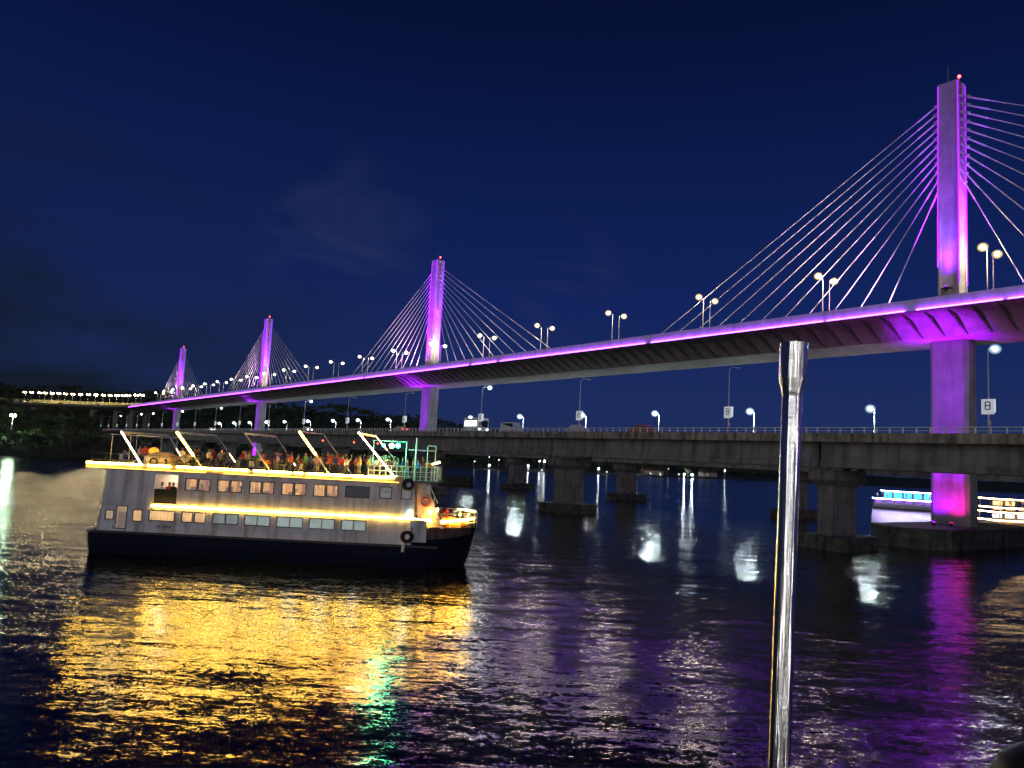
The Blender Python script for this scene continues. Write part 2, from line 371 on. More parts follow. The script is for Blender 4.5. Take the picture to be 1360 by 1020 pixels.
# deck
def deck_sec(s):
    return [(s, 12, 31.95), (s, 12, 31.62), (s, 8.6, 31.2), (s, 7.6, 30.7), (s, 4.7, 28.9), (s, -4.7, 28.9), (s, -7.6, 30.7), (s, -8.6, 31.2), (s, -12, 31.62), (s, -12, 31.95)]
mb = MB(); n = 60
mb.loft([deck_sec(S0 + (S1 - S0) * i / n) for i in range(n + 1)])
mb.build('deck', mat('concrete deck', (.52, .45, .40), .85, noise=.5, nscale=.25, streak=.5), br)
mb = MB(); mb.box(S0, S1, 1.6, 11.4, 31.954, 31.99); mb.box(S0, S1, -11.4, -1.6, 31.954, 31.99); mb.build('carriageway', asph, br)
mb = MB(); mb.box(S0, S1, -1.2, 1.2, 31.954, 32.5); mb.build('median', conc, br)
# parapets with wash-light ledges
for sg in (1, -1):
    mb = MB(); s = S0
    while s < S1:
        a, b_ = sg * 11.9, sg * 12.15; mb.box(s, min(S1, s + 2.96), min(a, b_), max(a, b_), 31.5, 33.1); s += 3
    mb.box(S0, S1, min(sg * 11.93, sg * 12.12), max(sg * 11.93, sg * 12.12), 31.55, 33.0)
    par = mb.build('parapet', mat('parapet white concrete', (.70, .68, .70), .6, noise=.4, nscale=.5, streak=.3), br)
    mb = MB(); a, b_ = sorted((sg * 12.153, sg * 12.50)); mb.box(S0, S1, a, b_, 31.42, 31.5); mb.build('ledge', conc, par)
    mb = MB(); a, b_ = sorted((sg * 12.30, sg * 12.42)); s = S0
    while s < S1:
        gp = random.choice((.1, .1, .1, .6, 1.6)); mb.box(s, s + 12 - gp, a, b_, 31.503, 31.66); s += 12
    mb.build('led_strip', purple_led, par)
# struts under the wings and thin ribs on the web
mb = MB(); s = S0 + 1
while s < S1:
    for sg in (1, -1):
        mb.tube((s, sg * 4.95, 29.05), (s, sg * 10.9, 31.50), .13, .13, 5, caps=False)
        y0, y1, y2 = sg * 4.85, sg * 7.75, sg * 8.75
        mb.loft([[(s - .07, y0, 28.99), (s + .07, y0, 28.99), (s + .07, y0 + sg * .16, 28.93), (s - .07, y0 + sg * .16, 28.93)],
                 [(s - .07, y1, 30.79), (s + .07, y1, 30.79), (s + .07, y1 + sg * .18, 30.6), (s - .07, y1 + sg * .18, 30.6)],
                 [(s - .07, y2, 31.21), (s + .07, y2, 31.21), (s + .07, y2 + sg * .1, 31.05), (s - .07, y2 + sg * .1, 31.05)],
                 [(s - .07, sg * 10.9, 31.47), (s + .07, sg * 10.9, 31.47), (s + .07, sg * 10.9, 31.33), (s - .07, sg * 10.9, 31.33)]])
    s += 3.0
o = mb.build('deck_strut', mat('strut concrete', (.15, .125, .115), .9), br); o['kind'] = 'stuff'
# joints and drain boxes on the parapet
def spot(parent, loc, target, col, P, ang=50, blend=.8, size=.25, nm='floodlight_lamp'):
    l = bpy.data.lights.new(nm, 'SPOT'); l.energy = P; l.color = col; l.spot_size = R(ang); l.spot_blend = blend; l.shadow_soft_size = size
    o = bpy.data.objects.new(nm, l); C.objects.link(o); o.parent = parent; o.location = loc
    o.rotation_euler = (Vector(target) - Vector(loc)).to_track_quat('-Z', 'Y').to_euler(); return o
def flood(parent, loc, target, lens):
    d_ = (Vector(target) - Vector(loc)).normalized(); p = Vector(loc)
    mb = MB(); mb.tube(p - d_ * .35, p - d_ * .12, .22, .27, 10); mb.cbox(p - d_ * .3 - Vector((0, 0, .25)), (.12, .5, .5)); f = mb.build('floodlight', dark_m, parent)
    mb = MB(); mb.tube(p - d_ * .117, p - d_ * .09, .24, .24, 10); mb.build('lens', lens, f); return f
VIO = (.31, .006, 1); MAG = (1, .01, .42); VBL = (.30, .02, 1)
for k, ps in enumerate(PYL):
    py = MB(); hl, hw = 1.36, 1.26
    # shaft: H-shaped edges, slight taper to the base
    def sec(z, e=0): 
        a, b_ = hl + e, hw + e; r = .12
        return [(ps - a, b_ - .45, z), (ps - a, b_, z), (ps - a + .3, b_, z), (ps - a + .36, b_ - r, z), (ps + a - .36, b_ - r, z), (ps + a - .3, b_, z), (ps + a, b_, z), (ps + a, b_ - .45, z), (ps + a - r, b_ - .5, z),
                (ps + a - r, -b_ + .5, z), (ps + a, -b_ + .45, z), (ps + a, -b_, z), (ps + a - .3, -b_, z), (ps + a - .36, -b_ + r, z), (ps - a + .36, -b_ + r, z), (ps - a + .3, -b_, z), (ps - a, -b_, z), (ps - a, -b_ + .45, z), (ps - a + r, -b_ + .5, z), (ps - a + r, b_ - .5, z)]
    py.loft([sec(31.9, .12), sec(35, .1), sec(44, .03), sec(68.1)])
    py.cbox((ps, 0, 33.2), (3.4, 3.2, 1.4))
    pyl = py.build('pylon', conc, br)
    for i in range(11):
        z = 65.6 - 1.24 * i; ds = 62.4 - 5.15 * i
        for sg in (1, -1):
            dirv = Vector((sg * ds, 0, 32.5 - z)).normalized(); p = Vector((ps + sg * 1.2, 0, z + .35)); mb = MB()
            mb.tube(p, p + dirv * 1.3, .24, .24, 8); mb.tube(p + dirv * 1.25, p + dirv * 1.45, .30, .30, 8)
            mb.build('cable_anchor', mat('anchor steel', (.5, .48, .5), .5, .2), pyl)
    for x in (-1, 1):
        for yy in (-1, 1):
            mb = MB(); mb.tube((ps + x * 1.47, yy * 1.36, 40 if k == 0 and yy > 0 and x > 0 else 37.2), (ps + x * 1.37, yy * 1.30, 67.8), .07, .07, 6); mb.build('edge_light', edge_led, pyl)
    mb = MB(); mb.tube((ps + .5, 0, 68.1), (ps + .5, 0, 71.2), .035, .02, 5); mb.build('lightning_rod', steel, pyl)
    mb = MB(); mb.tube((ps - 1.1, 0, 68.1), (ps - 1.1, 0, 68.75), .06, .06, 6); bc = mb.build('beacon', steel, pyl)
    mb = MB(); mb.ball((ps - 1.1, 0, 68.95), .22); mb.build('beacon_lens', red_em, bc)
    # stay cables
    for i in range(11):
        z = 65.6 - 1.24 * i; ds = 62.4 - 5.15 * i
        for sg in (1, -1):
            mb = MB(); a = Vector((ps + sg * 1.3, 0, z + .25)); e = Vector((ps + sg * ds, 0, 32.5)); mb.tube(a, e, .072, .072, 6, caps=False)
            mb.tube(e, e + (a - e).normalized() * 2.2, .15, .15, 6); mb.tube(a, a + (e - a).normalized() * 4.2, .125, .125, 6)
            mb.build('stay_cable', cable_m, br)
    # pier and pile cap
    mb = MB(); a, b_ = 2.6, 1.7
    oc = lambda z, e: [(ps - a - e, -b_ + .5, z), (ps - a + .5, -b_ - e, z), (ps + a - .5, -b_ - e, z), (ps + a + e, -b_ + .5, z), (ps + a + e, b_ - .5, z), (ps + a - .5, b_ + e, z), (ps - a + .5, b_ + e, z), (ps - a - e, b_ - .5, z)]
    mb.loft([oc(2.6, 0), oc(14, 0), oc(14.02, -.02), oc(14.1, -.02), oc(14.12, 0), oc(21, 0), oc(21.02, -.02), oc(21.1, -.02), oc(21.12, 0), oc(28.95, 0)]); pier = mb.build('pier', conc, br)
    mb = MB(); hx = [(ps - 5.2, 12.9), (ps - .8, 17.2), (ps + .8, 17.2), (ps + 5.2, 12.9), (ps + 5.2, -12.9), (ps + .8, -17.2), (ps - .8, -17.2), (ps - 5.2, -12.9)]
    mb.loft([[(x, y, z) for x, y in hx] for z in (-1.5, 2.45)]); hx2 = [(ps + (x - ps) * 1.012, y * 1.005) for x, y in hx]
    mb.loft([[(x, y, z) for x, y in hx2] for z in (2.1, 2.6)]); mb.build('pile_cap', conc_cap, br)
    # floodlights: shaft faces
    f = 1.0 if k == 0 else 2.2
    fl = flood(pyl, (ps, 2.15, 36.9), (ps, 1.3, 60), flood_v); spot(fl, (ps, 2.25, 36.6), (ps, 1.1, 50), (.24, .002, 1), 20000 * f, 62, 1, size=.5); spot(fl, (ps, 2.8, 36.9), (ps, 1.2, 46), (.22, .002, 1), 30000 * f, 44, 1)
    mb = MB(); mb.cbox((ps, 1.75, 36.55), (1.3, .9, .08)); mb.build('bracket', dark_m, pyl)
    for sg in (1, -1):
        fl = flood(pyl, (ps + sg * 4.2, 0, 32.95), (ps + sg * 1.3, 0, 60), flood_v); spot(fl, (ps + sg * 4.2, 0, 33.1), (ps + sg * 1.4, 0, 60 if k == 0 else 66), VIO, 420000 if k == 0 else 300000, 28 if k == 0 else 22, .9)
        fl = flood(pyl, (ps + sg * 6, 4.6, 32.4), (ps + sg * 1.3, 0, 64), flood_v); spot(fl, (ps + sg * 6, 4.6, 32.6), (ps + sg * 1.3, 0, 64 if k else 56), VIO, 170000 if k else 60000, 26, 1)
        # flood that rakes the stay cables
        fl = flood(pyl, (ps + sg * 6.6, 2.3, 32.6), (ps + sg * 25, 0, 50), flood_v); spot(fl, (ps + sg * 6.6, 2.3, 32.8), (ps + sg * 24, 0, 50), (.80, .36, 1), 30000 if k == 0 else 40000, 80)
    if k:
        fl = flood(pyl, (ps + 3, 8.5, 32.3), (ps, 1, 54), flood_v); spot(fl, (ps + 3, 8.5, 32.5), (ps, 1, 61), VIO, 95000, 34, 1)
    # floodlights on the pile cap wash the pier and the deck soffit
    for x, col, lens in ((1.25, VIO, flood_v), (-1.3, MAG if k == 0 else VIO, flood_m if k == 0 else flood_v)):
        fl = flood(pier, (ps + x, 3.9, 3.2), (ps + x, 1.9, 20), lens); spot(fl, (ps + x, 3.9, 3.4), (ps + x * .9, 2.0, 8.5), col, (2600 if x > 0 else 2300) if k == 0 else 5000, 118, 1); spot(fl, (ps + x, 3.9, 3.45), (ps + x * .9, 1.7, 26), VIO, 24000, 40, 1)
    fl = flood(pier, (ps - .2, 6.5, 3.2), (ps, 4.5, 29), flood_v); spot(fl, (ps - .2, 6.5, 3.4), (ps - .6, 5.0, 29), (.34, .004, 1), 75000, 34, .95)
# street lamps of the tall bridge
lamp_p = {}
def place(key, maker, loc, rotz, label, group):
    if key not in lamp_p:
        r = maker(label, group); r.location = loc; r.rotation_euler.z = rotz; lamp_p[key] = r; return r
    return dup(lamp_p[key], loc, rotz, label, group)
mk_warm = lambda lab, g: pole_lamp(lab, g, 9.1, 1.0, lamp_warm, lens_r=.33, halo=halo_w)
pn = ['tallest pylon', 'second pylon', 'third pylon', 'leftmost pylon']
for i in range(22):
    s = -5 + 24.85 * i
    if i == 6: s += .8
    pi_ = max(j for j in range(4) if PYL[j] <= s) if s > 0 else -1
    num = 1 + sum(1 for q in range(i) if (max([j for j in range(4) if PYL[j] <= -5 + 24.85 * q] or [-1])) == pi_)
    for sg in (1, -1):
        row = 'nearer' if sg > 0 else 'farther'
        if pi_ < 0: lab = f'warm {row} lamp of the pair just right of the tallest pylon'
        else: lab = f'warm {row} lamp of the {ORD[num]} median pair left of the {pn[pi_]}'
        place('warm', mk_warm, W(s, sg * 1.0, 32.5), BROT + (0 if sg > 0 else math.pi), lab, 'street lamps along the tall bridge median')

# ================================================================== approach viaduct
vp = [W(548, 0), Vector((-300, 578, 0)), Vector((-335, 590, 0)), Vector((-380, 600, 0)), Vector((-430, 604, 0)), Vector((-500, 606, 0))]
vi = thing('approach_viaduct', 'long pale approach viaduct curving left beyond the leftmost pylon under a lamp row', 'viaduct', (0, 0, 0))
def catmull(pts, n):
    out = []
    P = [pts[0] * 2 - pts[1]] + pts + [pts[-1] * 2 - pts[-2]]
    for i in range(1, len(P) - 2):
        for k in range(n):
            u = k / n; out.append(.5 * ((2 * P[i]) + (P[i + 1] - P[i - 1]) * u + (2 * P[i - 1] - 5 * P[i] + 4 * P[i + 1] - P[i + 2]) * u * u + (3 * P[i] - P[i - 1] - 3 * P[i + 1] + P[i + 2]) * u ** 3))
    return out + [pts[-1]]
path = catmull(vp, 8)
def side_v(i):
    a = path[max(0, i - 1)]; b_ = path[min(len(path) - 1, i + 1)]; t_ = (b_ - a).normalized(); return Vector((-t_.y, t_.x, 0))
mb = MB(); mb.loft([[path[i] + side_v(i) * y + Vector((0, 0, z)) for y, z in ((11, 31.9), (11, 31.5), (4, 29), (-4, 29), (-11, 31.5), (-11, 31.9))] for i in range(len(path))]); mb.build('deck', mat('viaduct concrete', (.20, .19, .13), .9, noise=.5, nscale=.2, streak=.4), vi)
for y in (10.9, -10.9):
    mb = MB(); mb.loft([[path[i] + side_v(i) * yy + Vector((0, 0, z)) for yy, z in ((y, 31.9), (y + .2, 31.9), (y + .2, 33.0), (y, 33.0))] for i in range(len(path))]); mb.build('parapet', MATS['viaduct concrete'], vi)
mb = MB(); mb.loft([[path[i] + side_v(i) * yy + Vector((0, 0, z)) for yy, z in ((-10.6, 32.0), (-10.45, 32.0), (-10.45, 36.6), (-10.6, 36.6))] for i in range(len(path))]); mb.build('lamp_haze_band', mat('olive haze glow', (.22, .21, .10), .8, noise=.6, nscale=.3), vi)  # added wall whose olive colour stands in for lamp glow in the haze
acc_l = [0]
for i in range(1, len(path)): acc_l.append(acc_l[-1] + (path[i] - path[i - 1]).length)
def at_len(L):
    for i in range(1, len(path)):
        if acc_l[i] >= L: k = (L - acc_l[i - 1]) / (acc_l[i] - acc_l[i - 1]); return path[i - 1].lerp(path[i], k), side_v(i)
    return path[-1], side_v(len(path) - 1)
for q in range(7):
    p, sv = at_len(14 + 28 * q); g = ground_h(p.x, p.y)
    mb = MB()
    for yy in (5, -5):
        c = p + sv * yy; mb.box(c.x - 1.5, c.x + 1.5, c.y - 1.2, c.y + 1.2, g - 1, 29.6)
    mb.box(p.x - 2, p.x + 2, p.y - 5.5, p.y + 5.5, 28.0, 29.3)
    mb.build('pier', MATS['viaduct concrete'], vi)
mk_via = lambda lab, g: pole_lamp(lab, g, 9.6, .7, lamp_via, lens_r=.5, twin=True, halo=halo_w)
vx = [205, 196.5, 189, 182, 171, 164.5, 156, 147, 138, 128, 117.8, 107.4, 97.4, 88, 78.6, 70, 61, 53, 42.4, 33.5]
cnt = 0
def ray_x(px):  # bearing (X over Y) that a pillar at this spot is seen along, at lamp height
    u = (px - 680) / 999.3; v = -(519 - 510) / 999.3; d_ = _F + _R2 * u + _U2 * v; return d_.x / d_.y
for px in vx:
    bx = ray_x(px); best = None
    for i in range(1, 400):
        p, sv = at_len(acc_l[-1] * i / 400); e = abs(p.x / p.y - bx)
        if best is None or e < best[0]: best = (e, p, sv)
    if px > 192: continue
    cnt += 1; p = best[1]; sv = best[2]
    place('via', mk_via, (p.x, p.y, 31.9), math.atan2(sv.y, sv.x) - math.pi / 2, f'twin-armed warm lamp, {ORD[cnt]} from the right in the distant viaduct row', 'lamps along the distant viaduct')

# ================================================================== low road bridges
def low_bridge(name, label, off, half, zb, ztop, piers, s0, s1, rail_near, gir_in, capw, proud):
    r = thing(name, label, 'bridge', P1, BROT)
    mb = MB(); js_ = sorted(piers); edges = [s0] + js_ + [s1]
    for a, b_ in zip(edges, edges[1:]):
        a2, b2 = a + .28, b_ - .28
        for g in (-1, 1):
            yc = off + g * (half - gir_in - .35); n_ = 6; secs = []
            for i in range(n_ + 1):
                s = a2 + (b2 - a2) * i / n_; zz = zb
                secs.append([(s, yc - .5, zz), (s, yc + .5, zz), (s, yc + .5, zz + .5), (s, yc + .28, zz + .8), (s, yc + .28, ztop - 1.5), (s, yc + .6, ztop - 1.12), (s, yc - .6, ztop - 1.12), (s, yc - .28, ztop - 1.5), (s, yc - .28, zz + .8), (s, yc - .5, zz + .5)])
            mb.loft(secs)
        mb.box(a2, b2, off - half + gir_in + .4, off + half - gir_in - .4, zb + .35, zb + .75)
        for q in range(1, 5):
            s = a2 + (b2 - a2) * q / 5; mb.box(s - .15, s + .15, off - half + gir_in + .9, off + half - gir_in - .9, zb + .751, ztop - 1.2)
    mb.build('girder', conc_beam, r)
    mb = MB(); mb.box(s0, s1, off - half, off + half, ztop - 1.10, ztop - .45); mb.build('deck', conc_dk, r)
    mb = MB(); mb.box(s0, s1, off - half + 1.2, off + half - 1.2, ztop - .446, ztop - .41); mb.build('carriageway', asph, r)
    for g in (-1, 1):
        mb = MB(); s = s0; y0, y1 = sorted((off + g * half - g * .2, off + g * half + g * .12))
        while s < s1: mb.box(s, min(s1, s + 2.44), y0, y1, ztop - 1.25, ztop - .22); s += 2.5
        mb.build('fascia', conc_dk, r)
        mb = MB(); y = off + g * (half - .05); s = s0
        while s < s1:
            mb.box(s - .07, s + .07, y - .06, y + .06, ztop - .22, ztop + .36); s += 1.42
        mb.box(s0, s1, y - .03, y + .03, ztop + .02, ztop + .07); mb.box(s0, s1, y - .045, y + .045, ztop + .36, ztop + .44)
        mb.build('railing', mat('railing white', (.85, .85, .82), .5, noise=.2, nscale=1), r)
    for s in js_:
        mb = MB(); mb.loft([[(s - .95, off - 2.7, z), (s + .95, off - 2.7, z), (s + .95, off + 2.7, z), (s - .95, off + 2.7, z)] for z in (1.6, zb - 2.1)])
        h = capw
        mb.loft([[(s - 1.1, off - 2.8, zb - 2.2), (s + 1.1, off - 2.8, zb - 2.2), (s + 1.1, off + 2.8, zb - 2.2), (s - 1.1, off + 2.8, zb - 2.2)],
                 [(s - 1.7, off - h, zb - 1.5), (s + 1.7, off - h, zb - 1.5), (s + 1.7, off + h, zb - 1.5), (s - 1.7, off + h, zb - 1.5)],
                 [(s - 1.7, off - h, zb - .25), (s + 1.7, off - h, zb - .25), (s + 1.7, off + h, zb - .25), (s - 1.7, off + h, zb - .25)]])
        for gx in (-.9, .9):
            for gy in (-1, 1): mb.cbox((s + gx, off + gy * (half - gir_in - .35), zb - .12), (.6, .7, .235))
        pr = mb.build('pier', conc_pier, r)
        mb = MB(); mb.loft([[(s - 3.1, off - 4.0, z), (s + 3.1, off - 4.0, z), (s + 3.1, off + 4.0, z), (s - 3.1, off + 4.0, z)] for z in (-1.5, 1.4)]); mb.box(s - 3.2, s + 3.2, off - 4.1, off + 4.1, 1.1, 1.6)
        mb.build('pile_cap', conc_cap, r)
    return r
low_bridge('road_bridge', 'low concrete road bridge in front with white railing, girders and wall piers', 28, 5.5, 9.65, 13.85, [-48, 1.5, 51, 100, 150, 200, 250, 300, 350, 400, 450, 500], -80, 560, True, 1.3, 3.6, 0)
low_bridge('road_bridge', 'second low road bridge, seen beneath and behind the tall bridge piers', -22, 5.5, 9.2, 13.7, [-54, -8.5, 39, 86, 131, 177, 223, 270, 320, 370, 420, 470, 520], -90, 570, True, 1.2, 3.4, 0)
mk_n = {True: lambda lab, g: pole_lamp(lab, g, 9.0, 1.3, lamp_cool, lens_r=.27, sign=True, halo=halo_c), False: lambda lab, g: pole_lamp(lab, g, 9.0, 1.3, lamp_off, lens_r=.16, sign=True)}
ns = [-17.2, 13.9, 43.3, 71.7, 102.1, 132.5, 162.2] + [162.2 + 30 * i for i in range(1, 13)]; litn = [1, 0, 0, 1, 0, 0, 1, 0, 0, 1, 0, 1, 0, 1, 1, 0, 1, 0, 0]
for i, (s, l) in enumerate(zip(ns, litn)):
    place('n%d' % l, mk_n[bool(l)], W(s, 33.1, 13.4), BROT + math.pi, f'{"lit" if l else "unlit"} tall pole with signboard, {ORD[i + 1]} from the right on the near low bridge', 'tall poles on the near low bridge')
fs_ = [1.5, 25.4, 52.4, 80.2, 107.1, 135.6, 163, 195, 222.5, 250, 276, 306, 338, 366, 395, 425, 456]
mk_f = lambda lab, g: pole_lamp(lab, g, 8.6, 1.1, lamp_row, white_p, r=.15, lens_r=.45, halo=halo_c)
for i, s in enumerate(fs_):
    if i == 0: continue
    place('far', mk_f, W(s, -26.6, 13.25), BROT, f'white short lamp, {ORD[i]} from the right behind the near bridge railing', 'white lamps on the second low bridge')

# ================================================================== vehicles
glass_m = mat('car glass', (.03, .035, .04), .1)
chrome_m = mat('wheel rim', (.5, .5, .52), .3, .8)
head_e = emit('headlight lamp', (1, .95, .8), 30); tail_e = emit('tail lamp', (1, .03, .02), 12); bus_e = emit('bus window glow', (.75, .95, 1), 3.0)
def wheels(root, xsw, hw, r):
    for x in xsw:
        for g in (-1, 1):
            mb = MB(); mb.lathe([(r * .55, -.1), (r * .95, -.11), (r, -.07), (r, .07), (r * .95, .11), (r * .55, .1)], (x, g * hw, r), 16, axis=(0, 1, 0)); wh = mb.build('wheel', rubber, root)
            mb = MB(); mb.lathe([(0, -.06), (r * .56, -.07), (r * .56, .07), (0, .06)], (x, g * hw, r), 12, axis=(0, 1, 0)); mb.build('rim', chrome_m, wh)
def car(label, col, loc, rotz, lights=True, kind='car', group='vehicles on the low bridges'):
    root = thing('car' if kind == 'car' else 'van', label, kind, loc, rotz, group)
    if kind == 'car': prof = [(-2.1, .35), (-2.15, .8), (-1.95, 1.0), (-1.5, 1.06), (-1.0, 1.45), (.3, 1.48), (.95, 1.05), (1.8, .92), (2.1, .7), (2.1, .35)]; gl = [(-1.35, 1.08), (-.95, 1.39), (.27, 1.42), (.8, 1.08)]; hw = .85
    else: prof = [(-2.4, .35), (-2.4, 1.9), (-2.2, 2.05), (1.4, 2.05), (1.95, 1.25), (2.4, 1.05), (2.45, .35)]; gl = [(-2.1, 1.2), (-2.1, 1.85), (1.25, 1.85), (1.7, 1.2)]; hw = .92
    mb = MB(); mb.loft([[(x, y * hw * (1 if z < 1.1 else .88), z) for x, z in prof] for y in (-1, -.96, .96, 1)])
    mb.build('body', mat('paint ' + label[:12], col, .35, .1, noise=.1), root, bevel=.04)
    mb = MB()
    for g in (-1, 1):
        y = g * hw * .885; pts = [(x, y + g * .012, z) for x, z in gl]; mb.add(pts, [(0, 1, 2, 3)]); 
    mb.build('window', glass_m, root)
    wheels(root, (-1.35, 1.35), hw - .1, .32)
    X = prof[-1][0] + .015
    for g in (-1, 1):
        mb = MB(); mb.cbox((X, g * hw * .7, .68), (.05, .3, .16)); mb.build('headlight', head_e if lights else chrome_m, root)
        mb = MB(); mb.cbox((prof[0][0] - .03, g * hw * .72, .82), (.05, .25, .16)); mb.build('tail_light', tail_e if lights else chrome_m, root)
    return root
def bus(label, loc, rotz):
    root = thing('bus', label, 'bus', loc, rotz, 'vehicles on the low bridges'); L = 2.7
    mb = MB(); mb.loft([[(-L, y, .4), (-L, y, 2.9), (-L + .2, y, 3.05), (L - .25, y, 3.05), (L, y, 2.7), (L + .05, y, .4)] for y in (-1.2, 1.2)]); mb.build('body', mat('bus white paint', (.8, .85, .85), .4, noise=.1), root, bevel=.08)
    for g in (-1, 1):
        for q in range(3):
            x = -L + .45 + q * 1.5; mb = MB(); mb.box(x, x + 1.3, *sorted((g * 1.203, g * 1.225)), 1.35, 2.45); mb.build('window', bus_e, root)
    mb = MB(); mb.box(L + .03, L + .06, -1.0, 1.0, 1.2, 2.5); mb.build('windscreen', glass_m, root)
    wheels(root, (-1.7, 1.7), 1.1, .4)
    for g in (-1, 1): mb = MB(); mb.cbox((L + .07, g * .85, .75), (.05, .35, .2)); mb.build('headlight', head_e, root)
    return root
ZR = 13.45
bus('white bus with glowing side windows crossing the near low bridge beside a signboard pole', W(77, 30.6, ZR), BROT + math.pi)
car('white van with dark side windows on the near low bridge, right of the bus', (.75, .75, .72), W(65, 30.6, ZR), BROT + math.pi, False, 'van')
car('low white car roof showing over the railing beside a signboard pole', (.7, .7, .7), W(46, 30.8, ZR), BROT + math.pi, False)
car('reddish car with pale roof between two white lamps on the near low bridge', (.45, .16, .12), W(31.5, 30.8, ZR), BROT, False)
car('pale taxi passing behind the boat awning frames on the near low bridge', (.75, .68, .5), W(165, 30.8, ZR), BROT + math.pi, True)
car('cream taxi between the second and third pylons on the near low bridge', (.7, .6, .4), W(108, 30.8, ZR), BROT, True)
car('small pale car on the near low bridge near the leftmost pylon', (.7, .68, .6), W(265, 30.8, ZR), BROT + math.pi, True)
car('car with glowing red tail lights at the left end of the near low bridge', (.3, .05, .05), W(505, 30.8, ZR), BROT, True)
for i, (L, nm, col) in enumerate(((62, 'white van lit by lamps on the right part of the distant viaduct', (.8, .8, .8)), (98, 'orange-lit truck-like van on the distant viaduct', (.8, .35, .1)), (135, 'small pale van in the middle of the distant viaduct', (.7, .7, .75)), (160, 'long pale van near the left end of the distant viaduct', (.8, .8, .75)))):  # col is each van's body paint
    p, sv = at_len(L); car(nm, col, (p.x + sv.x * 7.5, p.y + sv.y * 7.5, 32.0), math.atan2(sv.y, sv.x) - math.pi / 2, True, 'van', 'vans on the distant viaduct')

